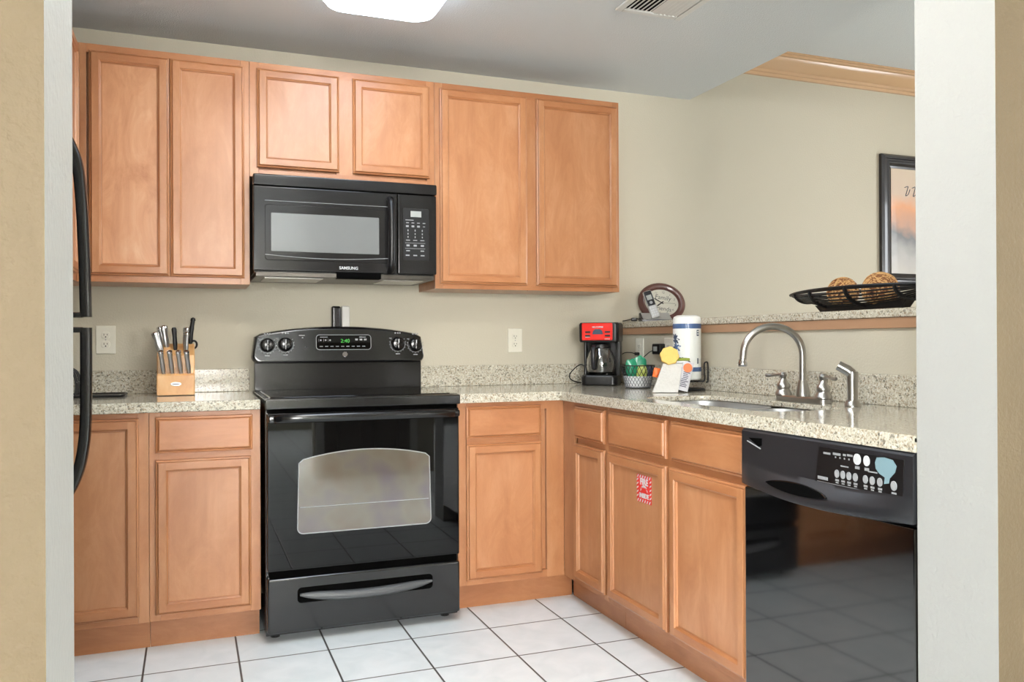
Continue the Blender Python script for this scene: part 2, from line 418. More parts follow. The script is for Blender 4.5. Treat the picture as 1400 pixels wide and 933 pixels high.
# ================================================================== the room
struct(MB().box(-6.2, -9.0, -.08, 5.6, .15, 0).build('floor', 'floor_tile'))
struct(MB().box(-6.2, -9.0, CEIL, CEILX, .0, LCEIL+.12).box(CEILX, -9.0, LCEIL, 5.6, 0, LCEIL+.12).build('ceiling', 'paint_ceiling'))
struct(MB().box(-1.1, 0, 0, 5.6, .15, LCEIL).build('wall_back', 'paint_cream'))
struct(MB().prism([(-.97, 0), (-.97, -.86), (-1.42, -.86), (-1.42, -3.13), (-1.57, -3.13), (-1.57, 0)], 0, CEIL).build('wall_left', 'paint_cream'))
def opening_wall(name, x0, x1, y0, y1, jamb_x):
    """a tan wall end with an off-white painted reveal"""
    mb = MB(); mb.box(x0, y0, 0, x1, y1, CEIL if jamb_x == x1 else LCEIL+.01)
    mb.m = [0]*6
    mb.m[2] = 0; mb.m[3] = 1                     # faces: camera side tan, kitchen side cream
    mb.m[4 if jamb_x == x0 else 5] = 2
    return struct(mb.build(name, ['paint_tan', 'paint_cream', 'paint_reveal'], smooth=False))
opening_wall('wall_front_left', -6.2, -.365, -3.28, -3.13, -.365)
opening_wall('wall_front_right', 1.224, 5.45, -2.742, -2.545, 1.224)  # unseen length to the right added to keep fill light out of the living room
# passage and living room behind and beside the camera
mb = MB(); mb.box(-3.9, -9.0, 0, -1.7, -8.85, CEIL).box(-6.2, -9.0, 0, -5.9, -8.85, CEIL).box(-5.9, -9.0, 0, -3.9, -8.85, .7).box(-5.9, -9.0, 2.3, -3.9, -8.85, CEIL).box(.3, -9.0, 0, 2.9, -8.85, LCEIL).box(4.9, -9.0, 0, 5.6, -8.85, LCEIL).box(2.9, -9.0, 0, 4.9, -8.85, .7).box(2.9, -9.0, 2.3, 4.9, -8.85, LCEIL).box(-1.7, -9.0, 0, .3, -8.85, .7).box(-1.7, -9.0, 2.3, .3, -8.85, CEIL)
struct(mb.build('wall_rear', 'paint_cream'))
struct(MB().box(-6.3, -9.0, 0, -6.15, -3.13, CEIL).build('wall_hall', 'paint_cream'))
mb = MB(); mb.box(5.45, -9.0, 0, 5.6, -3.7, LCEIL).box(5.45, -1.5, 0, 5.6, 0, LCEIL).box(5.45, -3.7, 0, 5.6, -1.5, .8).box(5.45, -3.7, 2.4, 5.6, -1.5, LCEIL)
struct(mb.build('wall_right', 'paint_cream'))
def window(name, cx, cy, w, z0, z1, axis):
    mb = MB()
    def bx(u0, u1, a, b, t=.03):
        if axis == 'y': mb.box(cx+u0, cy-t, a, cx+u1, cy+t, b, .004)
        else: mb.box(cx-t, cy+u0, a, cx+t, cy+u1, b, .004)
    h = w/2
    for u0, u1, a, b in ((-h, -h+.05, z0, z1), (h-.05, h, z0, z1), (-h, h, z0, z0+.05), (-h, h, z1-.05, z1), (-.02, .02, z0, z1), (-h, h, (z0+z1)/2-.02, (z0+z1)/2+.02)): bx(u0, u1, a, b)
    o = struct(mb.build(name, 'window_frame_paint'))
    g = MB()
    if axis == 'y': g.box(cx-h+.05, cy-.003, z0+.05, cx+h-.05, cy+.003, z1-.05)
    else: g.box(cx-.003, cy-h+.05, z0+.05, cx+.003, cy+h-.05, z1-.05)
    g.build('window_pane', 'window_glass', o)
window('window_1', 5.53, -2.6, 2.2, .8, 2.4, 'x')
window('fill_window_2', -.7, -8.93, 2.0, .7, 2.3, 'y')  # unseen window added to carry the frontal fill
window('fill_window_3', -4.9, -8.93, 2.0, .7, 2.3, 'y')  # unseen window added for the far-left fill
window('fill_window_4', 3.9, -8.93, 2.0, .7, 2.3, 'y')  # unseen window added for the right-hand fill
# panelled door in the wall behind the camera (seen only mirrored in the oven door)
def panelled_door(name, x0, y, w, h):
    mb = MB(); mb.box(x0, y, .01, x0+w, y+.04, h, .003)
    for a, b, c, d in ((.1, w/2-.05, .2, .85), (w/2+.05, w-.1, .2, .85), (.1, w/2-.05, 1.0, h-.12), (w/2+.05, w-.1, 1.0, h-.12)):
        mb.loft([[(x0+p[0], y+.04+e, p[1]) for p in rr] for rr, e in ((rrect(a, c, b, d, .004, 1), 0), (rrect(a+.02, c+.02, b-.02, d-.02, .004, 1), .012), (rrect(a+.05, c+.05, b-.05, d-.05, .004, 1), .012))])
    o = struct(mb.build(name, 'door_paint'))
    k = MB(); k.lathe([(.012, 0), (.012, .03), (.028, .045), (.03, .06), (.02, .07), (0.001, .072)], (x0+.07, y+.04, 1.0), 18, 'y'); k.build('door_knob', 'steel', o)
    f = MB(); f.box(x0-.07, y-.002, 0, x0, y+.025, h+.07).box(x0+w, y-.002, 0, x0+w+.07, y+.025, h+.07).box(x0, y-.002, h, x0+w, y+.025, h+.07)
    f.build('door_casing', 'paint_white', o)
struct(MB().box(.70, -4.75, 0, 1.75, -4.62, CEIL).build('wall_passage', 'paint_cream'))
panelled_door('door_1', .78, -4.617, .74, 2.05)
# half wall between the sink run and the living room, with its wooden apron strip
struct(MB().box(HW, -2.545, 0, HW+.14, -.001, 1.204).build('wall_half', 'paint_cream'))
mb = MB()
mb.prism([(HW-.002, 1.17), (HW-.012, 1.172), (HW-.014, 1.196), (HW-.02, 1.2045), (HW-.002, 1.2045)], -2.545, -.002, 'xz')
struct(mb.build('trim_1', 'apron_wood'))
# crown moulding along the living-room part of the back wall
prof = [(0, 2.655), (-.012, 2.657), (-.014, 2.672), (-.022, 2.676), (-.024, 2.69), (-.04, 2.70), (-.066, 2.725), (-.078, 2.75), (-.092, 2.752), (-.094, 2.764), (-.104, 2.766), (-.104, LCEIL), (0, LCEIL)]
struct(MB().prism(prof, CEILX+.0, 5.45, 'yz').build('trim_2', 'crown_wood', ang=25))

# ================================================================== cabinets
def panel_door(x0, x1, z0, z1, yf, fr=.046, t=.02):
    """recessed-panel door facing -y: butt-jointed stiles and rails round a flat panel. slots: 0 stile, 1 rail, 2 panel"""
    mb = MB(); yb = yf+t
    def ring(i, y): return [(x0+i, y, z0+i), (x1-i, y, z0+i), (x1-i, y, z1-i), (x0+i, y, z1-i)]
    rings = [ring(0, yb), ring(0, yf+.011), ring(.002, yf+.0075), ring(.0065, yf+.0055), ring(.0075, yf+.0075), ring(.0095, yf+.001), ring(.0115, yf)]
    vs = [p for r in rings for p in r]; fs = [(3, 2, 1, 0)]; ms = [0]
    for i in range(len(rings)-1):
        for j in range(4):
            k = (j+1) % 4; fs.append((i*4+j, i*4+k, i*4+4+k, i*4+4+j)); ms.append([1, 0, 1, 0][j])
    mb.add(vs, fs, ms)
    a, b = .0115, fr-.010
    for (u0, u1, w0, w1, m) in ((x0+a, x0+b, z0+a, z1-a, 0), (x1-b, x1-a, z0+a, z1-a, 0), (x0+b, x1-b, z0+a, z0+b, 1), (x0+b, x1-b, z1-b, z1-a, 1)):
        mb.add([(u0, yf, w0), (u1, yf, w0), (u1, yf, w1), (u0, yf, w1)], [(0, 1, 2, 3)], m)
    rings = [ring(b, yf), ring(b+.002, yf+.0035), ring(b+.0065, yf+.0065), ring(b+.008, yf+.012), ring(fr+.002, yf+.0122)]
    vs = [p for r in rings for p in r]; fs = []; ms = []
    for i in range(len(rings)-1):
        for j in range(4):
            k = (j+1) % 4; fs.append((i*4+j, i*4+k, i*4+4+k, i*4+4+j)); ms.append([1, 0, 1, 0][j])
    q = (len(rings)-1)*4; fs.append((q, q+1, q+2, q+3)); ms.append(2)
    mb.add(vs, fs, ms)
    return mb
def slab(x0, x1, z0, z1, yf, t=.02):
    mb = MB(); yb = yf+t
    def ring(i, y): return [(x0+i, y, z0+i), (x1-i, y, z0+i), (x1-i, y, z1-i), (x0+i, y, z1-i)]
    return mb.loft([ring(0, yb), ring(0, yf+.011), ring(.002, yf+.008), ring(.007, yf+.006), ring(.0085, yf+.008), ring(.011, yf+.0025), ring(.0145, yf)])
DOORM = ['wood_v', 'wood_h', 'wood_panel']
def build_cabinet(name, label, loc, rz, w, depth, z0, z1, doors=(), drawers=(), toe=None, filler=None, figured=False, group=None, parts_only=False):
    """origin: left end of the face frame at floor level; the face looks along -y; fronts are 20 mm proud.
    doors / drawers: (x0, x1, z0, z1, label or None)"""
    t = thing(name, label, 'cabinet', loc, rz, group)
    mb = MB()
    mb.box(0, .019, z0, w, depth, z1)                                   # carcass
    st = .036                                                           # face frame
    mb.box(0, 0, z0, st, .019, z1, .0015); mb.box(w-st, 0, z0, w, .019, z1, .0015)
    mb.box(st, 0, z1-.036, w-st, .019, z1, .0012, 1); mb.box(st, 0, z0, w-st, .019, z0+.032, .0012, 1)
    fr = sorted(list(doors)+list(drawers), key=lambda q: q[0])
    for q in drawers: mb.box(q[0]+.005, .001, q[2]-.03, q[1]-.005, .019, q[2]+.01, .0012, 1)
    xs = sorted({(p[1], q[0]) for p in doors for q in doors if 0 < q[0]-p[1] < .08})
    for a, b in xs: mb.box(a-.012, .0005, z0+.02, b+.012, .019, z1-.02, .0012)
    if filler: mb.box(filler[0], -.0005, z0, filler[1], .02, z1, .001)
    mb.build('body', ['wood_v', 'wood_h'], t)
    if toe: MB().box(toe[0], .075, 0, toe[1], .095, z0, .001).build('toe_kick', 'wood_h', t)
    for q in doors:
        o = panel_door(q[0], q[1], q[2], q[3], -.0205).build('door', ['wood_v', 'wood_h', 'wood_figured'] if len(q) > 4 and q[4] == 'fig' else DOORM, t, smooth=False)
    for q in drawers:
        slab(q[0], q[1], q[2], q[3], -.0205).build('drawer_front', 'wood_h', t, smooth=False)
    return t
Z0, Z1 = .1156, CTB-.001
D0, D1, E0, E1, L1 = .139, .706, .730, .863, .861
# wall cabinets
UB, UT = 1.378, 2.314
def wall_cab(name, label, x0, x1, zb, doors, fig=None, holes=()):
    t = build_cabinet(name, label, (x0, UY, 0), 0, x1-x0-.0008, -UY-.002, zb, UT, [(a-x0, b-x0, c, d)+((fig,) if fig and i == 0 else ()) for i, (a, b, c, d) in enumerate(doors)])
    for hx in holes: MB().cyl((hx-x0, .022, zb-.0006), .0035, .0012, 12).build('screw_hole', 'dark_gap', t)
    return t
wall_cab('wall_cabinet', 'tall two-door maple wall cabinet left of the microwave', -.683, -.036, UB, [(-.638, -.3465, 1.404, 2.286), (-.3435, -.058, 1.404, 2.286)], 'fig', (-.51, -.22))
wall_cab('wall_cabinet', 'short two-door maple wall cabinet above the microwave', -.036, .765, 1.832, [(-.007, .335, 1.872, 2.287), (.394, .740, 1.872, 2.287)])
wall_cab('wall_cabinet', 'tall two-door maple wall cabinet right of the microwave', .765, 1.707, UB, [(.786, 1.212, 1.401, 2.288), (1.260, 1.692, 1.401, 2.288)], None, (.945, 1.225))
build_cabinet('wall_cabinet', 'maple wall cabinet on the left side wall, seen edge-on above the refrigerator handle', (-.6845, -.845, 0), PI/2,   .845-.003, .283, UB, UT, [(.03, .50, 1.404, 2.286)])
# base cabinets, back wall
build_cabinet('base_cabinet', 'left corner maple base cabinet with one full-height door', (-.968, FY, 0), 0, .555, .616, Z0, Z1, [(.22, .522, D0, L1)], toe=(0, .555))
build_cabinet('base_cabinet', 'maple base cabinet with drawer over door, left of the stove', (-.412, FY, 0), 0, .390, .616, Z0, Z1, [(.021, .355, D0, D1)], [(.021, .361, E0, E1)], toe=(0, .39))
t = build_cabinet('base_cabinet', 'maple base cabinet with drawer over door and corner filler, right of the stove', (.7655, FY, 0), 0, 1.2495-.7655, .616, Z0, Z1, [(.035, .376, D0, D1)], [(.034, .374, E0, E1)], toe=(0, .556), filler=(.402, .484))
# sink run: local x runs towards the camera
RZ = -PI/2
build_cabinet('base_cabinet', 'narrow maple base cabinet with small drawer in the inner corner of the sink run', (FX, -.622, 0), RZ, .412, .606, Z0, Z1, [(.128, .400, D0, D1)], [(.135, .402, E0, E1)], toe=(-.068, .412), filler=(.0, .11))
build_cabinet('base_cabinet', 'two-door maple sink base cabinet with red fire label on its door, beside the dishwasher', (FX, -1.036, 0), RZ, .889, .606, Z0, Z1-.21, [(.016, .441, D0, D1), (.466, .885, D0, D1)], toe=(0, .889))
sink_base = bpy.context.scene.objects['base_cabinet.004']
# the sink cabinet carries false fronts above its doors, the basin hangs behind them
mb = MB(); mb.box(0, 0, Z1-.211, .889, .019, Z1, .0015); mb.box(0, .019, Z1-.211, .018, .606, Z1); mb.box(.871, .019, Z1-.211, .889, .606, Z1)
mb.build('upper_rail', 'wood_h', sink_base)
for a, b in ((.026, .442), (.476, .884)): slab(a, b, E0, E1, -.0205).build('drawer_front', 'wood_h', sink_base, smooth=False)

# worktops, splashbacks
def splash(mb, x0, y0, x1, y1): mb.box(x0, y0, CT, x1, y1, CT+.101, .003)
t = thing('worktop', 'speckled granite worktop under the knife block, left of the stove', 'worktop', (-.5, -.3, CT))
MB().box(-.968, -.648, CTB, -.0225, -.001, CT, .005).build('slab', 'granite', t).location = (.5, .3, -CT)
mb = MB(); splash(mb, -.968, -.022, -.0225, -.001); o = mb.build('splashback', 'granite', t); o.location = (.5, .3, -CT)
# right worktop with the undermount sink cut-out
SX0, SX1, SY0, SY1 = 1.325, 1.655, -1.90, -1.14
def worktop_right():
    bm = bmesh.new()
    out = [(.7665, -.001), (.7665, -.648), (1.2, -.648), (1.2195, -.667), (1.2195, -2.543), (1.8585, -2.543), (1.8585, -.001)]
    hole = rrect(SX0, SY0, SX1, SY1, .09, 8)
    top, bot = [], []
    for z, lst in ((CT, top), (CT-.02, bot)):
        vo = [bm.verts.new((x, y, z)) for x, y in out]; vh = [bm.verts.new((x, y, z)) for x, y in hole]
        es = [bm.edges.new((vo[i], vo[(i+1) % len(vo)])) for i in range(len(vo))] + [bm.edges.new((vh[i], vh[(i+1) % len(vh)])) for i in range(len(vh))]
        bmesh.ops.triangle_fill(bm, use_beauty=True, use_dissolve=False, edges=es)
        lst += [vo, vh]
    for i in (0, 1):
        a, b = top[i], bot[i]
        for k in range(len(a)):
            j = (k+1) % len(a); bm.faces.new((a[k], a[j], b[j], b[k]))
    bmesh.ops.recalc_face_normals(bm, faces=bm.faces[:])
    rim = [e for e in bm.edges if len(e.link_faces) == 2 and e.calc_face_angle(0) > 1.2 and (abs(e.verts[0].co.z-e.verts[1].co.z) < 1e-6)]
    bmesh.ops.bevel(bm, geom=rim, offset=.005, segments=2, affect='EDGES', profile=.5)
    m = MB().bm(bm)
    m.box(.7665, -.6483, CTB, 1.243, -.622, CT-.006); m.box(1.2192, -2.543, CTB, 1.246, -.648, CT-.006)
    return m
t = thing('worktop', 'L-shaped speckled granite worktop around the sink', 'worktop', (1.5, -.4, CT))
worktop_right().build('slab', 'granite', t, (-1.5, .4, -CT))
mb = MB(); splash(mb, .7665, -.022, 1.8585, -.001); mb.build('splashback', 'granite', t, (-1.5, .4, -CT))
mb = MB(); splash(mb, 1.8375, -2.543, 1.8585, -.0225); mb.build('splashback', 'granite', t, (-1.5, .4, -CT))
# bar ledge
t = MB().box(1.845, -2.543, 1.2055, 2.32, -.001, LEDGE, .006).build('bar_ledge', 'granite')
tag(t, 'raised granite bar ledge on top of the half wall', 'ledge')
# sink: two bowls of steel under the worktop
t = thing('sink', 'undermount double-bowl stainless steel sink in the granite worktop', 'sink', ((SX0+SX1)/2, (SY0+SY1)/2, CT-.0205))
def bowl(y0, y1, dep):
    mb = MB(); cx, cy = (SX0+SX1)/2, (SY0+SY1)/2
    def rg(i, z, r): return [(x-cx, y-cy, z) for x, y in rrect(SX0-.006+i, y0+i, SX1+.006-i, y1-i, max(.02, r-i), 8)]
    mb.loft([rg(-.012, -.001, .1), rg(0, -.001, .09), rg(.003, -.02, .09), rg(.012, -dep+.03, .085), rg(.03, -dep+.006, .07), rg(.06, -dep, .05), rg(.12, -dep-.004, .03)], caps=False)
    n = len(mb.v); mb.f.append(tuple(range(n-36, n))); mb.m.append(0)
    mb.lathe([(.04, -dep-.003), (.042, -dep+.001), (.03, -dep-.001), (.001, -dep-.008)], ((SX0+SX1)/2-cx, (y0+y1)/2-cy, 0), 20)
    return mb
ym = -1.56
bowl(SY0-.006, ym-.012, .18).build('bowl', 'steel_sink', t)
bowl(ym+.012, SY1+.006, .18).build('bowl', 'steel_sink', t)
MB().box(-.165, ym-.0118-(SY0+SY1)/2, -.06, .165, ym+.0118-(SY0+SY1)/2, -.02, .008).build('divider', 'steel_sink', t)

# ================================================================== appliances
# ---- stove (local origin: floor, centre of its back edge)
SXC = .372
st = thing('stove', 'black freestanding electric stove with glass top between the base cabinets', 'stove', (SXC, 0, 0))
W = .380
mb = MB(); mb.box(-W, -.655, .02, W, -.03, .905, .004)
for x in (-W+.04, W-.04):
    for y in (-.6, -.08): mb.cyl((x, y, 0), .018, .025, 14)
mb.build('body', 'enamel_black', st)
mb = MB(); mb.box(-W-.002, -.70, .8815, W+.002, -.655, .921, .006); mb.box(-W-.004, -.655, .9055, W+.004, -.04, .922, .004)
mb.tube([(-W+.02, -.665, .915), (W-.02, -.665, .915)], .008, 10)
mb.build('cooktop_frame', 'enamel_black', st)
ct = MB().prism(rrect(-W+.022, -.645, W-.022, -.115, .02), .9215, .925, 'xy', b=.001).build('cooktop_glass', 'glass_black', st)
# backguard: lower panel, arched control panel
MB().box(-W+.002, -.095, .922, W-.002, -.045, 1.06, .004).build('backguard', 'micro_face', st)
def arch_panel():
    rings = []
    def outline(ins):
        pts = []; x0, x1 = -.390+ins, .390-ins; zb = 1.043+ins
        r = .03
        for k in range(7):
            a = R(180+90*k/6); pts.append((x0+r+r*math.cos(a), zb+r+r*math.sin(a)))
        for k in range(7):
            a = R(270+90*k/6); pts.append((x1-r+r*math.cos(a), zb+r+r*math.sin(a)))
        N = 28
        xa, xb = x1-.012, x0+.012
        for k in range(N+1):
            x = xa+(xb-xa)*k/N; u = x/.39
            pts.append((x, 1.209-ins-.041*abs(u)**2.2 - (.02*max(0, (abs(u)-.9)/.1)**2)))
        return pts
    def sec(ins, y, slope): return [(x, y+slope*(1.21-z), z) for x, z in outline(ins)]
    return MB().loft([sec(0, -.04, 0), sec(0, -.085, -.10), sec(.004, -.095, -.10), sec(.014, -.1, -.10)])
arch_panel().build('control_panel', 'enamel_black', st)
PY = lambda z: -.1-.10*(1.21-z)
# display
def on_panel(poly, d0, d1):        # plate following the sloped control panel
    return MB().loft([[(x, PY(z)-d0, z) for x, z in poly], [(x, PY(z)-d1, z) for x, z in inset(poly, .0006)]])
dz, dx = 1.137, .013
o = on_panel(rrect(-.112, 1.103, .136, 1.170, .014), -.002, .0014).build('display', 'glass_black', st)
fr = [(x, PY(z)-.0022, z) for x, z in rrect(-.112, 1.103, .136, 1.170, .014)]
MB().tube(fr, .0014, 6, closed=True).build('display_rim', 'print_grey', st)
text_mb('2:40', .024, .0003, mat=T((.018, PY(1.142)-.0022, 1.142))).build('clock_digits', 'lcd_green', st, smooth=False)
# printed legends: short bars for the unreadable lettering, dial ticks and numbers
def bar(mb, x, z, w, h, y=None, d=.0014):
    yy = PY(z)-d if y is None else y
    mb.box(x-w/2, yy-.0004, z-h/2, x+w/2, yy+.0006, z+h/2)
KN = [(-.325, 1.125), (-.2475, 1.128), (.262, 1.129), (.346, 1.125)]
for x, z in KN:
    mb = MB()
    for k in range(13):
        a = R(-215+250*k/12); r0, r1 = .036, .041
        c, s_ = math.cos(a), math.sin(a)
        mb.tube([(x+r0*c, PY(z+r0*s_)-.0012, z+r0*s_), (x+r1*c, PY(z+r1*s_)-.0012, z+r1*s_)], .0011, 5)
    arc = [(x+.036*math.cos(R(a)), PY(z+.036*math.sin(R(a)))-.001, z+.036*math.sin(R(a))) for a in range(-200, 21, 12)]
    mb.tube(arc, .0009, 5)
    for ddx, w, h in ((-.010, .007, .007), (.002, .007, .007), (.012, .006, .006)): bar(mb, x+ddx, z+.050, w, h)
    bar(mb, x, z-.047, .02, .004); bar(mb, x-.034, z+.026, .012, .003)
    mb.build('dial_marks', 'print_grey', st, smooth=False)
mb = MB(); bar(mb, -.175, 1.168, .026, .004); bar(mb, -.172, 1.158, .006, .005)
mb.build('lamp_legend', 'print_grey', st, smooth=False)
mb = MB()
bar(mb, -.078, 1.160, .034, .003, d=.0026)
for x in (-.092, -.07, -.05): mb.tube([(x-.009, PY(1.146)-.0026, 1.14), (x-.009, PY(1.146)-.0026, 1.152)], .0006, 5); bar(mb, x, 1.146, .006, .006, d=.0026)
mb.build('bake_keys', 'print_grey', st, smooth=False); mb = MB()
for x in (.07, .09, .11): bar(mb, x, 1.149, .012, .008, d=.0026)
bar(mb, .098, 1.160, .03, .003, d=.0026)
mb.build('timer_keys', 'print_grey', st, smooth=False); mb = MB()
for k in range(9): bar(mb, -.09+.024*k, 1.118, .014, .003, d=.0026)
mb.build('key_legend', 'print_grey', st, smooth=False)
MB().cyl((-.16, PY(1.115)+.001, 1.115), .0035, -.003, 14, 'y').build('indicator_lamp', 'plastic_black', st)
mb = MB(); mb.cyl((.016, PY(1.082)+.0005, 1.082), .0115, -.0022, 24, 'y', .0005)
mb.build('emblem', 'chrome', st)
for x, z in KN:
    k = MB(); y = PY(z)
    k.lathe([(.031, .004), (.031, -.004), (.027, -.009), (.026, -.018), (.022, -.021), (.001, -.0215)], (x, y, z), 26, 'y')
    k.box(x-.005, y-.03, z-.024, x+.005, y-.018, z+.024, .003)
    kn = k.build('knob', 'gloss_black', st)
    MB().box(x-.0012, y-.0308, z+.004, x+.0012, y-.0298, z+.022).build('pointer', 'print_white', kn)
# oven door
dt, db = .868, .272
mb = MB(); mb.box(-W+.004, -.697, db, W-.004, -.657, dt, .006)
door = mb.build('oven_door', 'glass_black', st)
wn_pts = []
x0, x1, zb, zt = -.266, .256, .408, .684
for k in range(6): a = R(180+90*k/5); wn_pts.append((x0+.022+.022*math.cos(a), zb+.022+.022*math.sin(a)))
for k in range(6): a = R(270+90*k/5); wn_pts.append((x1-.022+.022*math.cos(a), zb+.022+.022*math.sin(a)))
for k in range(25):
    x = x1+(x0-x1)*k/24; u = (x-(x0+x1)/2)/((x1-x0)/2)
    wn_pts.append((x-(.006 if k == 0 else 0)+(.006 if k == 24 else 0), zt+.034*(1-u*u)-(.008 if k in (0, 24) else 0)))
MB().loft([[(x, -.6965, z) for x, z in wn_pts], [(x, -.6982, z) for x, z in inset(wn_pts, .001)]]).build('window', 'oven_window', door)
MB().tube([(x0+.01+(x1-x0-.02)*k/12, -.6984, .508-.0*k) for k in range(13)], .0016, 5).build('rack_line', 'print_grey', door)
MB().tube([(x, -.6978, z) for x, z in wn_pts], .0022, 6, closed=True).build('window_rim', 'print_grey', door)
mb = MB()
hp = [(-W+.02, -.70, .845), (-W+.05, -.728, .848), (-W+.11, -.742, .850)]+[(x, -.744, .850) for x in (-.15, 0, .15)]+[(W-.11, -.742, .850), (W-.05, -.728, .848), (W-.02, -.70, .845)]
mb.tube(spline(hp, 6), .0165, 14, flat=.62, up=(0, 1, 0))
mb.box(-W+.006, -.722, .832, -W+.05, -.69, .862, .008); mb.box(W-.05, -.722, .832, W-.006, -.69, .862, .008)
mb.build('handle', 'gloss_black', door)
# vent slot above the door, storage drawer
MB().box(-W+.01, -.685, .868, W-.01, -.655, .8815).build('vent_slot', 'dark_gap', st)
MB().box(-W+.012, -.68, .243, W-.012, -.655, .272).build('drawer_gap', 'dark_gap', st)
dr = MB().box(-W+.003, -.699, .038, W-.003, -.656, .246, .010, seg=3).build('drawer', 'enamel_black', st)
# the long grip of the drawer: a flat plate coloured dark as recess shade, with a curved bar
mb = MB()
pk = [(x, z) for x, z in rrect(-.268, .146, .262, .206, .016)]
MB().loft([[(x, -.6985, z) for x, z in pk], [(x, -.6996, z) for x, z in inset(pk, .001)]]).build('recess_shade', 'dark_gap', dr)
N = 24; rings = []
for k in range(N+1):
    u = -1+2*k/N; x = u*.258; zc = .172-.012*(1-u*u); h = .017*(1-.75*abs(u)**6); d = .022*(1-.6*u*u)
    rings.append([(x, -.699-d*max(0, math.sin(a))**.7*(1 if a < PI else 0)-.001, zc+h*math.cos(a)+.006*u*u) for a in [PI*j/10 for j in range(11)]])
MB().loft(rings, closed=True).build('handle', 'handle_grey', dr)

# ---- microwave
mw = thing('microwave', 'black over-the-range microwave under the short wall cabinet', 'microwave', (.3585, 0, 1.42))
Wm = .388; FYm = -.385
MB().box(-Wm+.004, FYm+.03, .004, Wm-.004, -.003, .405, .004).build('body', 'plastic_black', mw)
rings = []
def mw_front(x0, x1, z0, z1, bulge=0, t=.032, r=.006):
    return MB().box(x0, FYm-bulge, z0, x1, FYm+t, z1, r)
MB().box(-Wm, FYm-.008, .362, Wm, FYm+.032, .408, .006).build('top_grille', 'micro_face', mw)
md = mw_front(-Wm, .211, .012, .3605).build('door', 'micro_face', mw)
pf = rrect(-.342, .055, .185, .285, .012)
MB().loft([[(x, FYm+.001, z) for x, z in pf], [(x, FYm-.0015, z) for x, z in inset(pf, .002)]]).build('window_surround', 'micro_face', md)
pw = rrect(-.318, .092, .131, .251, .004)
MB().loft([[(x, FYm-.001, z) for x, z in pw], [(x, FYm-.0022, z) for x, z in inset(pw, .001)]]).build('window', 'micro_window', md)
mb = MB(); mb.tube([(-.342+.527*k/20, FYm-.002, .078-.012*math.sin(PI*k/20)) for k in range(21)], .0012, 6)
mb.tube([(-.342, FYm-.001, .3), (.19, FYm-.001, .3)], .001, 6)
mb.build('trim_line', 'print_grey', md)
text_mb('SAMSUNG', .0175, .0005, mat=T((.0, FYm-.001, .03)), bold=.0003).build('lettering', 'print_white', md, smooth=False)
mb = MB(); hz = [(.020, .004), (.04, .030), (.10, .041), (.18, .044), (.26, .041), (.315, .030), (.335, .004)]
mb.tube(spline([(.178, FYm-d, z) for z, d in hz], 6), .0155, 14, flat=.8, up=(0, 1, 0)); mb.build('handle', 'plastic_black', md)
cp = mw_front(.214, Wm, .012, .3605).build('control_panel', 'micro_face', mw)
mb = MB(); pts = rrect(.236, .072, .352, .300, .006)
mb.loft([[(x, FYm+.001, z) for x, z in pts], [(x, FYm-.0012, z) for x, z in inset(pts, .001)]]); mb.build('keypad_plate', 'plastic_black', cp)
MB().box(.270, FYm-.0022, .262, .318, FYm, .288, .001).build('display', 'display_grey', cp)
mb = MB(); yk = FYm-.0018
for r_, (z, xs, w, h) in enumerate([(.248, [.265], .036, .003), (.236, [.256, .280, .305, .33], .012, .0035), (.221, [.255, .280, .305], .012, .008), (.221, [.33], .009, .003), (.203, [.258, .290, .322], .004, .008), (.188, [.258, .290, .322], .004, .007), (.174, [.258, .290, .322], .004, .007), (.160, [.258, .290, .322], .018, .0035), (.148, [.29], .09, .0015), (.137, [.258, .29, .322], .014, .008), (.124, [.29], .09, .0015), (.114, [.258, .322], .016, .005), (.094, [.256, .29, .323], .017, .005)]):
    for x in xs: mb.box(x-w/2, yk, z-h/2, x+w/2, FYm, z+h/2)
mb.build('keypad', 'print_grey', cp, smooth=False)
mb = MB(); mb.box(-Wm+.01, FYm+.01, -.012, Wm-.01, -.02, .008, .003); mb.build('underside', 'metal_under', mw)
mb = MB(); mb.box(-.05, FYm+.0, -.014, .14, FYm+.05, .014, .004); mb.build('lamp_housing', 'dark_gap', mw)
for x0, x1 in ((-.34, -.1), (.16, .34)): MB().box(x0, FYm+.05, -.016, x1, -.12, -.010, .002).build('grease_filter', 'steel', mw)

# ---- dishwasher (local x towards the camera, front faces -y)
dw = thing('dishwasher', 'black built-in dishwasher at the end of the sink run', 'dishwasher', (FX, -1.9275, 0), RZ)
MB().box(.004, .0, .1, .612, .56, .876, .003).build('body', 'plastic_black_matte', dw)
MB().box(.004, .06, .0, .612, .08, .1, .002).build('toe_panel', 'plastic_black_matte', dw)
MB().box(.003, -.027, .105, .613, -.001, .712, .006).build('door_panel', 'door_black', dw)
zl = lambda x: .722-.016*math.sin(PI*(x/.616))
rings = []
for k in range(25):
    x = .002+.612*k/24; z = zl(x)
    bul = .012*math.sin(PI*x/.616); e_ = max(0, math.sin(PI*(x-.002)/.612))**.4; K = lambda d: -.0345-(d-.0345)*e_
    rings.append([(x, 0, .879), (x, -.026, .879), (x, -.0335, .872), (x, -.034, .84), (x, -.0345, z+.068), (x, K(.040+.4*bul), z+.056), (x, K(.056+bul), z+.034), (x, K(.062+bul), z+.018), (x, K(.058+bul), z+.005), (x, K(.045+bul*.6), z), (x, 0, z)])
con = MB().loft(rings).build('console', 'console_black', dw)
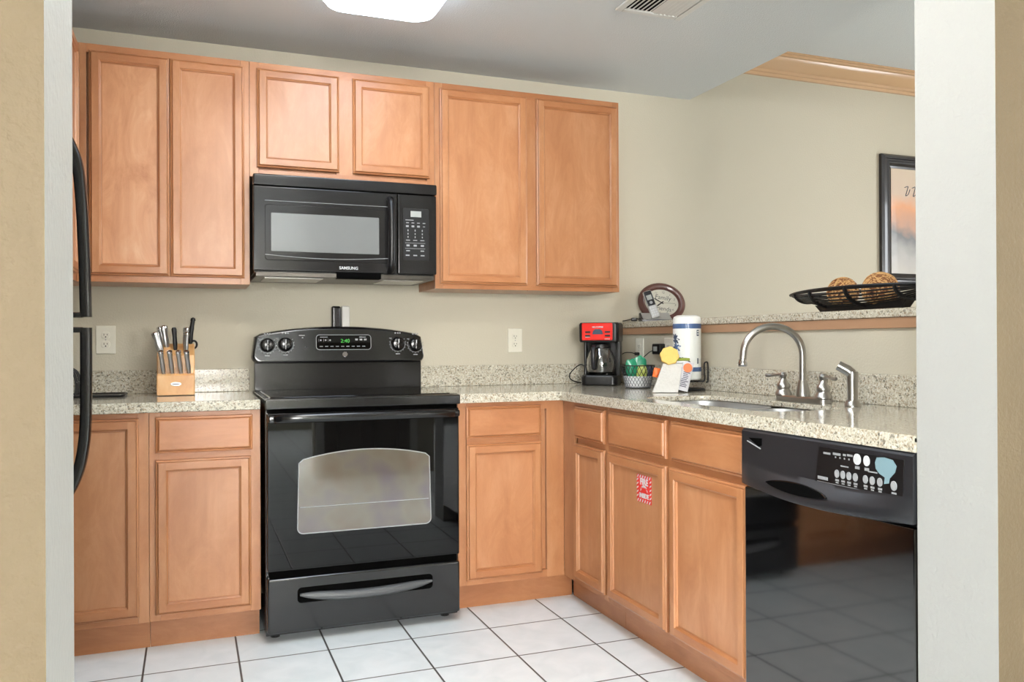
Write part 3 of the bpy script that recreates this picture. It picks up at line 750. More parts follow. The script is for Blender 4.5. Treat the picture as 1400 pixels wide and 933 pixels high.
# hand pocket: a proud dark patch, the shade of the recess as colour
pk = []
for k in range(21):
    u = -1+2*k/20; x = .264+u*.118; pk.append((x, zl(x)+.036+.017*(1-u*u)**.8))
for k in range(19, 0, -1):
    u = -1+2*k/20; x = .264+u*.118; pk.append((x, zl(x)+.036-.008*(1-u*u)**.6))
def py_con(x, z):
    q = z-zl(x); b = .012*math.sin(PI*x/.616)
    pts = [(.005, -.058-b), (.018, -.062-b), (.034, -.056-b), (.056, -.040-.4*b), (.068, -.0345)]
    for (a, ya), (c, yc) in zip(pts, pts[1:]):
        if q <= c: return -.0345+(ya+(yc-ya)*(q-a)/(c-a)+.0345)*max(0, math.sin(PI*(x-.002)/.612))**.4
    return -.0345
MB().loft([[(x, py_con(x, z)+.003, z) for x, z in pk], [(x, py_con(x, z)-.0045, z) for x, z in pk]]).build('pocket_shade', 'dark_gap', con, ang=60)
rim = [(x, py_con(x, z)-.0045, z) for x, z in pk[:21]]; MB().tube(rim, .002, 6).build('pocket_rim', 'enamel_black', con)
ct_pts = [(.322, .863), (.592, .863), (.588, .772), (.306, .772)]
cp = MB().loft([[(x, -.033, z) for x, z in ct_pts], [(x, -.0362, z) for x, z in inset(ct_pts, .001)]]).build('control_panel', 'plastic_black', con)
yb = -.0362
def oval(x, z, a, b, nm='button', m='print_grey'):
    p = ellipse(x, z, a, b, 18); MB().loft([[(q[0], yb+.001, q[1]) for q in p], [(q[0], yb-.002, q[1]) for q in p], [(q[0], yb-.0028, q[1]) for q in inset(p, .0012)]]).build(nm, m, cp)
for x in (.385, .405, .425, .446, .478, .499, .522): oval(x, .802, .0075, .010)
oval(.563, .800, .0085, .011)
oval(.452, .846, .0115, .0135, m='print_white'); oval(.482, .846, .0095, .0125, m='print_white')
mb = MB()
def lb(x, z, w, h): mb.box(x-w/2, yb-.0006, z-h/2, x+w/2, yb+.001, z+h/2)
for x in (.385, .405, .425, .446, .478, .499, .522): lb(x, .786, .012, .005); lb(x, .780, .009, .003)
lb(.563, .783, .014, .004); lb(.452, .826, .014, .007); lb(.482, .826, .014, .007); lb(.41, .823, .026, .003); lb(.50, .822, .028, .003)
lb(.35, .848, .024, .005); lb(.384, .850, .026, .006); lb(.41, .851, .01, .005); lb(.428, .852, .018, .005)
for k in range(4): lb(.38+.015*k, .842, .004, .004)
lb(.335, .784, .036, .008); lb(.40, .7745, .17, .001)
mb.build('lettering', 'print_grey', cp, smooth=False)
p = [(.508, .846), (.513, .858), (.535, .864-.003), (.56, .858), (.571, .845), (.566, .830), (.551, .815), (.548, .803), (.535, .800), (.537, .815), (.520, .822), (.510, .832)]
MB().loft([[(x, yb+.0005, z) for x, z in p], [(x, yb-.0012, z) for x, z in p]]).build('sticker', 'sticker_blue', cp)
v = [(.035, .855), (.092, .858), (.092, .838), (.080, .834)]
MB().loft([[(x, -.0335, z) for x, z in v], [(x, -.0356, z) for x, z in v]]).build('vent', 'dark_gap', con)
mb = MB(); mb.tube([(.030, -.0355, .845), (.088, -.0355, .829)], .002, 6); mb.build('vent_lip', 'print_grey', con)

# ---- refrigerator behind the left side of the opening: only its two handles show
fr_ = thing('refrigerator', 'black top-freezer refrigerator on the left with two curved door handles', 'refrigerator', (-1.02, -1.26, 0))
MB().box(-.375, -.36, .02, .320, .375, 1.80, .006).build('body', 'fridge_black', fr_)
fz = MB().box(.326, -.36, 1.205, .383, .375, 1.80, .012, seg=3).build('freezer_door', 'fridge_black', fr_)
fd = MB().box(.326, -.36, .10, .383, .375, 1.195, .012, seg=3).build('refrigerator_door', 'fridge_black', fr_)
MB().box(.30, -.35, .0, .36, .365, .095, .004).build('toe_grille', 'plastic_black_matte', fr_)
hy = .325
def grip(pts, end, par):
    mb = MB(); rings = []
    P = spline(pts, 8)
    for i, p in enumerate(P):
        q0, q1 = Vector(P[max(i-1, 0)]), Vector(P[min(i+1, len(P)-1)]); t = (q1-q0).normalized()
        nrm = Vector((-t.z, 0, t.x))
        ring = []
        for k in range(12):
            a = 2*PI*k/12; u = math.copysign(abs(math.cos(a))**.6, math.cos(a)); w = math.copysign(abs(math.sin(a))**.6, math.sin(a))
            ring.append((p[0]-.0045+nrm.x*.018*u, hy+.021*w, p[2]+nrm.z*.018*u))
        rings.append(ring)
    mb.loft(rings)
    mb.box(.380, hy-.019, min(end), .380+.052, hy+.019, max(end), .006)
    return mb.build('handle', 'grip_black', par)
grip([(.382, 0, 1.80), (.398, 0, 1.768), (.415, 0, 1.72), (.424, 0, 1.66), (.431, 0, 1.55), (.437, 0, 1.40), (.441, 0, 1.218)], (1.216, 1.234), fz)
grip([(.441, 0, 1.184), (.441, 0, 1.05), (.440, 0, .92), (.436, 0, .83), (.424, 0, .75), (.405, 0, .69), (.382, 0, .645)], (1.168, 1.186), fd)

# ================================================================== fixtures on walls and ceiling
def outlet(label, loc, rz=0, duplex=True):
    """duplex receptacle, plate facing -y"""
    t = thing('wall_outlet', label, 'outlet', loc, rz)
    MB().loft([[(x, y, z) for x, z in rrect(-.0385+i, -.0605+i, .0385-i, .0605-i, .004, 3)] for i, y in ((0, -.0012), (0, -.004), (.0025, -.0065))]).build('plate', 'outlet_plastic', t)
    for z in (.0195, -.0195):
        o = MB().loft([[(x, y, zz) for x, zz in rrect(-.0165+i, z-.014+i, .0165-i, z+.014-i, .009, 4)] for i, y in ((0, -.006), (.0006, -.0082))]).build('socket', 'outlet_plastic', t)
        mb = MB(); mb.box(-.0075, -.0086, z-.002, -.0052, -.0078, z+.0065); mb.box(.0048, -.0086, z-.001, .0071, -.0078, z+.0055); mb.cyl((0, -.0078, z-.0075), .0028, -.0008, 10, 'y')
        mb.build('slots', 'outlet_dark', o)
    MB().cyl((0, -.006, 0), .003, -.0015, 10, 'y').build('screw', 'steel', t)
    return t
outlet('cream duplex wall outlet left of the knife block', (-.606, 0, 1.151))
outlet('cream duplex wall outlet right of the stove, under the wall cabinet', (1.264, 0, 1.143))
outlet('pale outlet on the half wall with a black cord plugged in, behind the wire basket', (HW, -.225, 1.09), -PI/2)
outlet('pale outlet on the half wall carrying a square black adapter, beside the paper towels', (HW, -.50, 1.09), -PI/2)
# ceiling lamp over the stove side
lp = thing('ceiling_lamp', 'white rounded rectangular ceiling lamp at the top edge of the photo', 'lamp', (.412, -1.325, CEIL))
def rr3(hx, hy, z, r): return [(x, y, z) for x, y in rrect(-hx, -hy, hx, hy, r, 8)]
MB().loft([rr3(.225, .62, -.001, .09), rr3(.225, .62, -.03, .09)]).build('base_pan', 'lamp_metal', lp)
MB().loft([rr3(.219, .614, -.0305, .088), rr3(.219, .614, -.05, .088), rr3(.205, .60, -.068, .08), rr3(.17, .565, -.078, .06)]).build('lens', 'lens_kitchen', lp)
for nm, loc, m, lab in (('ceiling_lamp', (.2, -2.35, CEIL), 'lens_front', 'round flush ceiling lamp just inside the opening, above the frame'), ('ceiling_lamp', (2.0, -3.75, CEIL), 'lens_hall_fill', 'round unseen fill lamp added in the passage right of the camera'), ('ceiling_lamp', (4.1, -2.2, LCEIL), 'lens_living', 'round flush ceiling lamp in the living room')):  # the passage lamp is added only to brighten the opening walls
    h = thing(nm, lab, 'lamp', loc)
    MB().cyl((0, 0, -.022), .25, .0215, 40).build('base_pan', 'lamp_metal', h)
    MB().lathe([(.235, -.0225), (.235, -.04), (.21, -.075), (.14, -.105), (.001, -.118)], n=40).build('lens', m, h)
# ceiling air vent
vt = thing('ceiling_vent', 'white louvred air vent in the kitchen ceiling', 'vent', (1.472, -1.14, CEIL))
vx, vy = .15, .165
mb = MB()
for x0, x1, y0, y1 in ((-vx, -vx+.028, -vy, vy), (vx-.028, vx, -vy, vy), (-vx+.028, vx-.028, -vy, -vy+.028), (-vx+.028, vx-.028, vy-.028, vy)): mb.box(x0, y0, -.010, x1, y1, -.0005, .003)
mb.build('frame', 'vent_white', vt)
MB().box(-vx+.026, -vy+.026, -.003, vx-.026, vy-.026, -.0004).build('backing', 'dark_gap', vt)
for k in range(12):
    x = -vx+.042+.0195*k; sg = 1 if k < 6 else -1
    MB().prism([(x-.007, -.0095), (x+.006, -.0040), (x+.008, -.0040), (x-.004, -.0095)] if k < 6 else [(x-.009, -.0040), (x+.006, -.0095), (x+.0085, -.0095), (x-.006, -.0040)], -vy+.028, vy-.028, 'xz').build('louvre', 'vent_white', vt)

# framed picture on the living-room part of the back wall
pc = thing('framed_picture', 'black framed picture on the living-room wall, cut off by the right opening', 'picture', (3.99, 0, 1.87))
def frame_ring(hx, hz): return lambda i, y: [(-hx+i, y, -hz+i), (hx-i, y, -hz+i), (hx-i, y, hz-i), (-hx+i, y, hz-i)]
fr = frame_ring(.335, .405)
MB().loft([fr(0, -.001), fr(0, -.022), fr(.012, -.034), fr(.026, -.034), (fr(.030, -.026)), fr(.040, -.026), fr(.046, -.032), fr(.056, -.030), fr(.070, -.018), fr(.082, -.014), fr(.082, -.006)], caps=False).build('frame', 'frame_black', pc, ang=20)
MB().box(-.255, -.010, -.325, .255, -.002, .325).build('print', 'picture_art', pc)
mb = MB()
for s in range(2):
    y = -.0112; z = .19; x = -.128+.06*s
    mb.tube(spline([(x-.012, y, z+.02), (x+.014, y, z+.028), (x+.006, y, z), (x-.004, y, z-.03), (x+.016, y, z-.02), (x+.03, y, z+.01)], 5), .0022, 6)
mb.build('script', 'print_navy', pc)

# ================================================================== behind and beside the stove
o = MB().box(.341, -.041, .93, .3835, -.002, 1.305, .009, seg=3).build('wall_conduit', 'gloss_black'); tag(o, 'black upright tube against the wall behind the stove', 'tube')
o = MB().box(.388, -.036, .93, .4255, -.002, 1.306, .007, seg=3).build('wall_conduit', 'white_tube'); tag(o, 'white upright tube against the wall behind the stove', 'tube')

# ---- knife block and knives
kb = thing('knife_block', 'honey wooden knife block with stepped front on the left worktop', 'knife block', (-.326, -.165, CT))
side = [(-.088, .003), (-.088, .082), (-.078, .090), (-.050, .090), (-.046, .165), (-.034, .172), (.050, .214), (.066, .206), (.092, .02), (.092, .003)]
MB().prism(side, -.073, .073, 'yz', b=.004).build('block', 'wood_block', kb)
MB().loft([[(x, -.088-d, z) for x, z in ellipse(0, .048, .021-i, .0085-i, 24)] for d, i in ((-.0005, 0), (.001, 0), (.0016, .001))]).build('badge', 'steel', kb)
mb = MB(); mb.box(-.014, -.0905, .0465, .014, -.0894, .0495); mb.build('badge_mark', 'print_navy', kb)
mb = MB()
for y in (-.07,):
    for x in (-.045, -.012, .020, .051): mb.box(x-.008, y-.004, .0895, x+.008, y+.004, .0908)
mb.build('slot', 'dark_gap', kb)
def knife(label, base, tip, r0, group, mat='knife_steel', cap='chrome', n=6, name='knife', cat='knife'):
    """handle from base (where it leaves the block) to tip; blade runs down into its slot"""
    r = r0*1.22
    b, t = Vector(base), Vector(tip); d = (t-b); L = d.length; d.normalize()
    o = thing(name, label, cat, base, 0, group)
    rot = d.to_track_quat('Z', 'Y').to_matrix().to_4x4()
    prof = [(.62, 0), (.78, .08), (.95, .3), (.9, .5), (.86, .62), (1.0, .8), (1.05, .92), (.7, .985), (.1, 1.0)]
    mb = MB(); mb.lathe([(r*a, L*h) for a, h in prof], n=14, mat=rot, sx=.72); mb.build('handle', mat, o)
    if cap: MB().lathe([(r*.9, L*.86), (r*1.12, L*.89), (r*1.1, L*.97), (r*.5, L*1.012), (.0004, L*1.015)], n=14, mat=rot, sx=.74).build('end_cap', cap, o)
    MB().box(-.0009, -r*.8, -.05, .0009, r*.8, .002, mat=rot).build('blade', 'steel', o)
    return o
G = 'steak knives in the front row of the block'
for x, w in ((-.372, 'leftmost steel-handled steak knife in the front row of the block'), (-.339, 'second steel-handled steak knife from the left in the front row'), (-.306, 'third steel-handled steak knife from the left in the front row'), (-.275, 'rightmost steel-handled steak knife in the front row of the block')):
    knife(w, (x, -.236, CT+.0905), (x-.011, -.258, CT+.186), .0105, G)
G = 'large knives at the back of the block'
knife('large steel-handled knife at the left edge of the block, lowest of three', (-.384, -.178, CT+.176), (-.406, -.185, CT+.262), .0135, G)
knife('tallest steel-handled knife of the left three in the block', (-.362, -.14, CT+.196), (-.374, -.15, CT+.290), .0125, G)
knife('steel-handled knife behind the tallest one, left side of the block', (-.372, -.115, CT+.205), (-.389, -.12, CT+.287), .012, G)
knife('steel-handled knife on the right side of the block, in front of its twin', (-.288, -.185, CT+.173), (-.285, -.192, CT+.262), .0115, G)
knife('steel-handled knife on the right side of the block, behind its twin', (-.290, -.135, CT+.197), (-.286, -.14, CT+.283), .0115, G)
sh = knife('slim black sharpening steel standing in the middle of the block', (-.328, -.165, CT+.183), (-.334, -.168, CT+.283), .0085, None, 'plastic_black', None, name='sharpening_steel', cat='sharpener')
ks = thing('kitchen_scissors', 'black-handled kitchen scissors at the right back of the block', 'scissors', (-.266, -.11, CT+.18))
mb = MB(); mb.tube(spline([(0, 0, .0), (-.004, 0, .04), (.0, -.002, .09), (.007, -.003, .135)], 5), [.010]*6+[.0125]*6+[.011]*4, 12, flat=.8); mb.lathe([(.011, .132), (.009, .142), (.002, .146)], (.007, -.003, 0), 12); mb.build('handle', 'plastic_black', ks)
MB().tube([(.010+.012*math.cos(2*PI*k/18), -.006, .030+.016*math.sin(2*PI*k/18)) for k in range(18)], .0042, 8, closed=True).build('finger_loop', 'plastic_black', ks)
MB().box(-.008, -.002, -.04, .008, .002, .005).build('blade', 'steel', ks)

# ---- black rack on the far left of the worktop
rk = thing('drying_rack', 'black wire drying rack on a flat tray, left end of the worktop', 'rack', (-.70, -.155, CT))
MB().loft([[(x, y, z) for x, y in rrect(-.19+i, -.10+i, .185-i, .10-i, .03, 5)] for z, i in ((.0005, .004), (.006, 0), (.010, .001), (.010, .008), (.005, .012))]).build('tray', 'wire_black', rk)
mb = MB()
for y in (-.08, -.03, .03, .08):
    mb.tube(spline([(-.17, y, .006), (-.17, y, .06), (-.13, y, .118), (-.06, y, .122), (-.010, y, .105), (.006, y, .06), (.003, y, .008)], 5), .0032, 8)
for z, x in ((.06, .005), (.06, -.17)): mb.tube([(x, -.085, z), (x, .085, z)], .0028, 8)
mb.build('wire_frame', 'wire_black', rk)

# ================================================================== corner of the worktop
# ---- coffee maker, turned towards the camera
cm = thing('coffee_maker', 'red and black drip coffee maker in the worktop corner', 'coffee maker', (1.645, -.215, CT), R(-35))
hb = .090
MB().loft([[(x, y, z) for x, y in rrect(-hb+i, -.105+i, hb-i, .105-i, .028, 6)] for z, i in ((.001, .006), (.006, .001), (.04, 0), (.050, .006))]).build('base', 'plastic_black', cm)
MB().lathe([(.066, .0495), (.066, .053), (.058, .054), (.001, .054)], (0, -.03, 0), 28).build('warming_plate', 'dark_gap', cm)
mb = MB(); mb.box(-hb+.006, .03, .045, hb-.002, .102, .235, .012); mb.box(-hb+.004, -.02, .045, -hb+.016, .06, .215, .004); mb.box(hb-.014, -.03, .045, hb+.006, .06, .225, .004)
mb.build('column', 'plastic_black', cm)
MB().loft([[(x, y, z) for x, y in rrect(-hb-.010+i, -.10+i, hb+.008-i, .104-i, .022, 6)] for z, i in ((.212, .006), (.220, .001), (.300, .0), (.309, .006))]).build('head', 'plastic_black', cm)
fp = MB().loft([[(x, -.1005-d, z) for x, z in rrect(-.082+i, .222+i, .068-i, .306-i, .006, 4)] for d, i in ((-.004, 0), (.004, 0), (.007, .003))]).build('face_plate', 'red_plastic', cm)
mb = MB(); mb.prism([(-.030, .251), (.022, .251), (.018, .268), (.008, .276), (-.016, .276), (-.026, .268)], -.109, -.107, 'xz'); mb.build('display', 'lcd_blue', fp)
for x in (-.053, .044):
    for z in (.262, .244): MB().box(x-.013, -.1095, z-.0042, x+.013, -.107, z+.0042, .0015).build('button', 'plastic_black', fp)
text_mb('MR.COFFEE', .0105, .0003, mat=T((-.004, -.1078, .286)), bold=.0003).build('lettering', 'print_white', fp, smooth=False)
mb = MB(); mb.box(.03, -.1086, .227, .055, -.1075, .2295); mb.box(-.064, -.1086, .2365, -.042, -.1075, .239); mb.build('lettering', 'print_white', fp)
# carafe standing on the plate
cf = thing('coffee_carafe', 'glass coffee carafe with black handle inside the coffee maker', 'carafe', Matrix.LocRotScale(Vector((1.645, -.215, CT)), None, None) @ (Matrix.Rotation(R(-35), 4, 'Z') @ Vector((0, -.03, .0545))), R(-35))
out = [(.052, 0), (.066, .012), (.072, .04), (.070, .07), (.060, .105), (.047, .130), (.046, .14)]
MB().lathe(out+[(r-.002, z) for r, z in out[::-1]][:-1]+[(.050, .0025), (.0005, .0025)], n=36).build('glass', 'glass_clear', cf)
MB().lathe([(.048, .128), (.051, .13), (.051, .136), (.048, .137)], n=32).build('collar', 'plastic_black', cf)
MB().lathe([(.0475, .139), (.048, .147), (.035, .153), (.001, .154)], n=28).build('lid', 'plastic_black', cf)
MB().tube(spline([(-.018, -.045, .140), (-.022, -.078, .138), (-.024, -.098, .118), (-.024, -.100, .07), (-.022, -.090, .035), (-.018, -.071, .032)], 6), .0115, 12, flat=.8).build('handle', 'phone_dark', cf)
o = MB().tube(spline([(1.572, -.19, CT+.09), (1.545, -.17, CT+.10), (1.515, -.13, CT+.06), (1.525, -.10, CT+.03), (1.56, -.09, CT+.012), (1.60, -.07, CT+.006), (1.66, -.05, CT+.004)], 8), .0028, 8).build('cord', 'plastic_black', cm)
o.parent = cm; o.matrix_parent_inverse = (T(cm.location) @ Matrix.Rotation(R(-35), 4, 'Z')).inverted()

# ---- wire basket with pouches
BX, BY = 1.655, -.56
bk = thing('wire_basket', 'small white lattice basket with black rim, right of the coffee maker', 'basket', (BX, BY, CT))
def rad(z): return .055+.022*(z/.105)
mb = MB()
MB().lathe([(.052, .0015), (.0545, .003), (.0655, .056), (.064, .056), (.053, .004), (.001, .004)], n=32).build('liner', 'wire_white', bk)
for k in range(26):
    for sg in (1, -1):
        a0 = 2*PI*k/26; pts = []
        for i in range(6):
            z = .003+.054*i/5; a = a0+sg*.5*i/5; r = rad(z)+.0012; pts.append((r*math.cos(a), r*math.sin(a), z))
        mb.tube(pts, .0014, 5, caps=False)
mb.build('lattice', 'wire_grey', bk)
mb = MB()
for k in range(22):
    for sg in (1, -1):
        a0 = 2*PI*k/22; pts = []
        for i in range(5):
            z = .057+.046*i/4; a = a0+sg*.3*i/4; r = rad(z); pts.append((r*math.cos(a), r*math.sin(a), z))
        mb.tube(pts, .0015, 5, caps=False)
mb.tube([(rad(.004)*math.cos(2*PI*k/32), rad(.004)*math.sin(2*PI*k/32), .0035) for k in range(32)], .0022, 6, closed=True)
mb.build('wire_mesh', 'wire_black', bk)
MB().tube([(rad(.104)*math.cos(2*PI*k/36), rad(.104)*math.sin(2*PI*k/36), .104) for k in range(36)], .0026, 8, closed=True).build('rim', 'wire_black', bk)
def pouch(name, label, loc, sx, sy, sz, rot, mat, seed):
    r = random.Random(seed); bm = bmesh.new(); bmesh.ops.create_icosphere(bm, subdivisions=3, radius=1)
    for v in bm.verts:
        p = v.co; s = (abs(p.x)**4+abs(p.z)**4)**-.25 if (abs(p.x)+abs(p.z)) > .05 else 1
        k = .6*s+.4 if abs(p.y) < .6 else 1
        q = 1+.08*math.sin(7*p.x+seed)*math.cos(6*p.z+2*seed)+r.uniform(-.02, .02)
        v.co = Vector((p.x*sx*k*q, p.y*sy*q, p.z*sz*k*q))
    o = MB().bm(bm).build(name, mat, None, loc, rot, ang=60); return tag(o, label, 'pouch')
pouch('snack_pouch', 'crinkled green pouch standing in the left of the wire basket', (BX-.033, BY+.000, CT+.074),   .028, .018, .062, (R(8), R(-8), R(-15)), 'pouch_green', 2)
pouch('snack_pouch', 'green pouch standing at the back of the wire basket, tallest of the four', (BX+.020, BY+.026, CT+.084), .036, .016, .064, (R(-8), R(6), R(-30)), 'pouch_green', 5)
pouch('snack_pouch', 'lime and white pouch in the front of the wire basket', (BX+.004, BY-.028, CT+.064), .024, .012, .044, (R(10), R(5), R(-25)), 'pouch_lime', 9)
pouch('snack_pouch', 'navy pouch in the right of the wire basket', (BX+.038, BY-.022, CT+.062), .020, .014, .046, (R(5), R(12), R(-35)), 'pouch_navy', 4)

# ---- folded dish cloth with sponge and packets, facing the camera
CF = R(-28)
def at_cam(x, y, z): return (x, y, z)
dc = MB()
w0, w1, h = .052, .040, .118
lay = []
for i in range(13):
    t_ = i/12; z = .002+h*t_; w = w0*(1-t_)+w1*t_; off = .030*t_; th = .020*(1-.55*t_)
    wav = .0022*math.sin(9*t_)
    lay.append([(x+.034*t_, y+off+wav, z) for x, y in [(-w, -th), (-w*.5, -th-.003), (0, -th-.001+wav), (w*.5, -th-.003), (w, -th), (w*1.01, 0), (w, th), (0, th), (-w, th), (-w*1.01, 0)]])
o = dc.loft(lay).build('dish_cloth', 'cloth_white', None, (1.575, -.925, CT), (0, 0, CF), ang=70)
tag(o, 'folded white dish cloth leaning upright in front of the paper towels', 'cloth')
sp = []
for k in range(40):
    a = 2*PI*k/40; r = .040*(1+.045*math.cos(8*a)); sp.append((r*math.cos(a)*.98, r*math.sin(a)*.95))
o = MB().loft([[(x*s, y, z*s) for x, z in sp] for y, s in ((-.012, .90), (-.008, .99), (.006, 1), (.012, .92))]).build('sponge', 'sponge_yellow', None, (1.606, -.910, CT+.153), (R(-14), R(8), CF), ang=60)
tag(o, 'round yellow scalloped sponge resting on top of the white dish cloth', 'sponge')
def packet(label, loc, w, h, rot, mats, ink=None):
    t = thing('packet', label, 'packet', loc, 0); t.rotation_euler = rot
    mb = MB(); rings = []
    for i in range(9):
        q = i/8; z = h*q; th = .001+.005*math.sin(PI*q)**.7
        rings.append([(-w, 0, z), (-w*.6, -th, z), (0, -th*1.15, z), (w*.6, -th, z), (w, 0, z), (w*.6, th, z), (0, th*1.15, z), (-w*.6, th, z)])
    mb.loft(rings); mb.build('sachet', mats, t, ang=60)
    return t
p1 = packet('grey and white printed packet with an orange top, leaning right of the dish cloth', (1.640, -.955, CT+.008), .022, .125, (R(-10), R(14), CF), 'packet_grey')
MB().loft([[(x, y, z) for x, z in ellipse(0, .098, .019-i, .020-i, 20)] for y, i in ((-.004, 0), (-.0078, .001))]).build('orange_patch', 'packet_orange', p1)
mb = MB(); r_ = random.Random(3)
for k in range(9):
    z = .016+.0075*k; mb.box(-.014+r_.uniform(-.003, .003), -.0068-.0008, z, .010+r_.uniform(-.006, .006), -.0055, z+.0035)
mb.build('print', 'packet_ink', p1)
packet('small orange packet behind the left edge of the dish cloth', (1.568, -.862, CT+.062), .014, .040, (R(-10), R(12), CF), 'packet_orange')
sg = thing('scrub_sponge', 'flat olive green scrub sponge with silver edge, behind the yellow sponge', 'sponge', (1.655, -.915, CT+.128), CF)
MB().box(-.036, -.012, .004, .040, .012, .016, .003).build('sponge', 'sponge_green', sg)
MB().box(-.036, -.012, -.007, .038, .012, .0035, .002).build('scourer', 'packet_grey', sg)
MB().cyl((.036, -.0122, -.002), .006, -.0015, 14, 'y').build('cap', 'plastic_black', sg)

# ---- paper towels on a black stand
PX_, PYy = 1.752, -.818
ps = thing('paper_towel_stand', 'black metal paper towel stand on the worktop by the half wall', 'stand', (PX_, PYy, CT), R(-28))
MB().lathe([(.076, .001), (.078, .004), (.074, .010), (.02, .013), (.006, .016)], n=40).build('base', 'wire_black', ps)
MB().cyl((0, 0, .01), .006, .310, 12).build('post', 'wire_black', ps)
MB().lathe([(.03, .036), (.034, .039), (.03, .042), (.006, .044)], n=24).build('support', 'wire_black', ps)
MB().tube(spline([(.0, -.005, .040), (.05, -.02, .041), (.071, -.025, .045), (.071, -.025, .08), (.071, -.025, .115), (.078, -.024, .123), (.086, -.022, .115), (.086, -.022, .045), (.078, -.022, .036)], 6), .0034, 8).build('side_arm', 'wire_black', ps)
rl = thing('paper_towel_roll', 'wrapped paper towel roll printed with blue bands, on the black stand', 'paper towels', (PX_, PYy, CT+.047), R(-28))
RR = .0605
MB().lathe([(.018, 0), (RR-.006, 0), (RR, .006), (RR, .262), (RR-.004, .273), (RR-.018, .280), (.020, .277), (.018, .26)], n=48).build('roll', 'towel_paper', rl)
def band(z0, z1, a0, a1, m, nm, r=RR+.0006, n=40):
    mb = MB(); rings = []
    for k in range(n+1):
        a = R(a0+(a1-a0)*k/n); rings.append([(q*math.cos(a), q*math.sin(a), z) for q, z in ((r-.001, z0), (r, z0), (r, z1), (r-.001, z1))])
    mb.loft(rings); return mb.build(nm, m, rl)
band(.222, .243, -200, 160, 'print_blue', 'band'); band(.036, .055, -200, 160, 'print_blue', 'band')
def flower(ang, z, m, nm, n, L, w, seed):
    """printed flower: petals joined at the centre, wrapped on the roll"""
    r_ = random.Random(seed); mb = MB(); a0 = R(ang)
    for k in range(n):
        t_ = 2*PI*k/n+r_.uniform(-.2, .2); l_ = L*r_.uniform(.7, 1.1); d1 = .0004+.00006*(k % 5)
        q = [(c*math.cos(t_)-e*math.sin(t_), c*math.sin(t_)+e*math.cos(t_)) for c, e in ellipse(l_*.48, 0, l_*.52, w, 12)]
        mb.loft([[((RR+d)*math.cos(a0+u/RR), (RR+d)*math.sin(a0+u/RR), z+v) for u, v in q] for d in (-.0008, d1)])
    mb.build(nm, m, rl)
flower(-150, .178, 'print_navy', 'flower_print', 9, .026, .0045, 1); flower(-143, .142, 'print_blue', 'flower_print', 8, .024, .004, 2); flower(-158, .135, 'print_navy', 'flower_print', 6, .018, .003, 3)
band(.190, .216, -52, -39, 'print_navy', 'mark', n=6); band(.196, .201, -50, -41, 'towel_paper', 'mark_line', RR+.0010, 5); band(.206, .211, -50, -41, 'towel_paper', 'mark_line', RR+.0010, 5)
mb = MB()
for z, aa in ((.118, ((-158, -138),)), (.092, ((-150, -142), (-128, -120), (-116, -110)))):
    for a0, a1 in aa: band(z, z+.006, a0, a1, 'print_navy', 'print_line', n=5)
band(.070, .094, -50, -47, 'print_navy', 'print_line', n=3); band(.070, .094, -45, -42, 'print_navy', 'print_line', n=3)

# ---- adapter and cords at the half wall
o = thing('power_adapter', 'square black power adapter plugged into the half wall', 'adapter', (HW-.009, -.445, 1.097))
MB().box(-.034, -.036, -.026, -.0002, .036, .026, .006, seg=3).build('body', 'plastic_black', o)
MB().box(-.0348, -.014, -.010, -.0335, .020, .012, .001).build('rating_label', 'display_grey', o)
MB().tube(spline([(-.020, .036, -.006), (-.024, .075, -.016), (-.04, .12, -.05), (-.05, .15, -.085), (-.06, .16, -.12)], 6), .0022, 7).build('cord', 'plastic_black', o)
o = thing('wall_plug', 'thin black lead plugged into the outlet behind the wire basket', 'plug', (HW-.009, -.225, 1.072))
MB().box(-.022, -.008, -.008, -.0002, .008, .008, .003).build('plug_body', 'plastic_black', o)
MB().tube(spline([(-.020, 0, 0), (-.035, .02, .006), (-.05, .06, .004), (-.06, .10, -.02), (-.07, .125, -.07), (-.075, .13, -.13), (-.08, .12, -.148)], 6), .0024, 7).build('cable', 'plastic_black', o)

# ================================================================== faucet and sprayer
FXx, FYy = 1.722, -1.59
fc = thing('faucet', 'brushed nickel gooseneck faucet with two lever handles behind the sink', 'faucet', (FXx, FYy, CT))
MB().loft([[(x, y, z) for x, y in rrect(-.026+i, -.128+i, .026-i, .128-i, .024, 6)] for z, i in ((.0005, 0), (.014, 0), (.019, .004))]).build('deck_plate', 'steel', fc)
MB().lathe([(.024, .018), (.025, .024), (.021, .05), (.0165, .066), (.0145, .075), (.001, .076)], n=28).build('spout_base', 'steel', fc)
sp_pts = [(0, 0, .07), (0, 0, .12), (0, .0, .165)]
for k in range(1, 13):
    a = PI*k/12*.98; sp_pts.append((-.098*(1-math.cos(a)), .035*(1-math.cos(a)), .165+.098*math.sin(a)))
sp_pts += [(-.198, .071, .142)]
MB().tube(spline(sp_pts, 3), .0122, 16).build('spout', 'steel', fc)
MB().lathe([(.0135, -.004), (.0165, .0), (.0165, .008), (.014, .012), (.0135, .02)], (-.1985, .0712, .128), 22).build('aerator', 'chrome', fc)
for sgn in (1, -1):
    h = MB().lathe([(.030, .0175), (.030, .024), (.022, .036), (.0215, .042), (.024, .046), (.023, .056), (.014, .066), (.0105, .078), (.014, .086), (.0145, .092), (.009, .100), (.001, .102)], (0, .1015*sgn, 0), 28).build('handle', 'steel', fc)
    MB().tube(spline([(0, .1015*sgn, .090), (-.004, (.1015+.03)*sgn, .090), (-.012, (.1015+.06)*sgn, .086), (-.016, (.1015+.078)*sgn, .087)], 5), [.006]*5+[.0052]*5+[.0068]*5+[.005], 10).build('lever', 'steel', h)
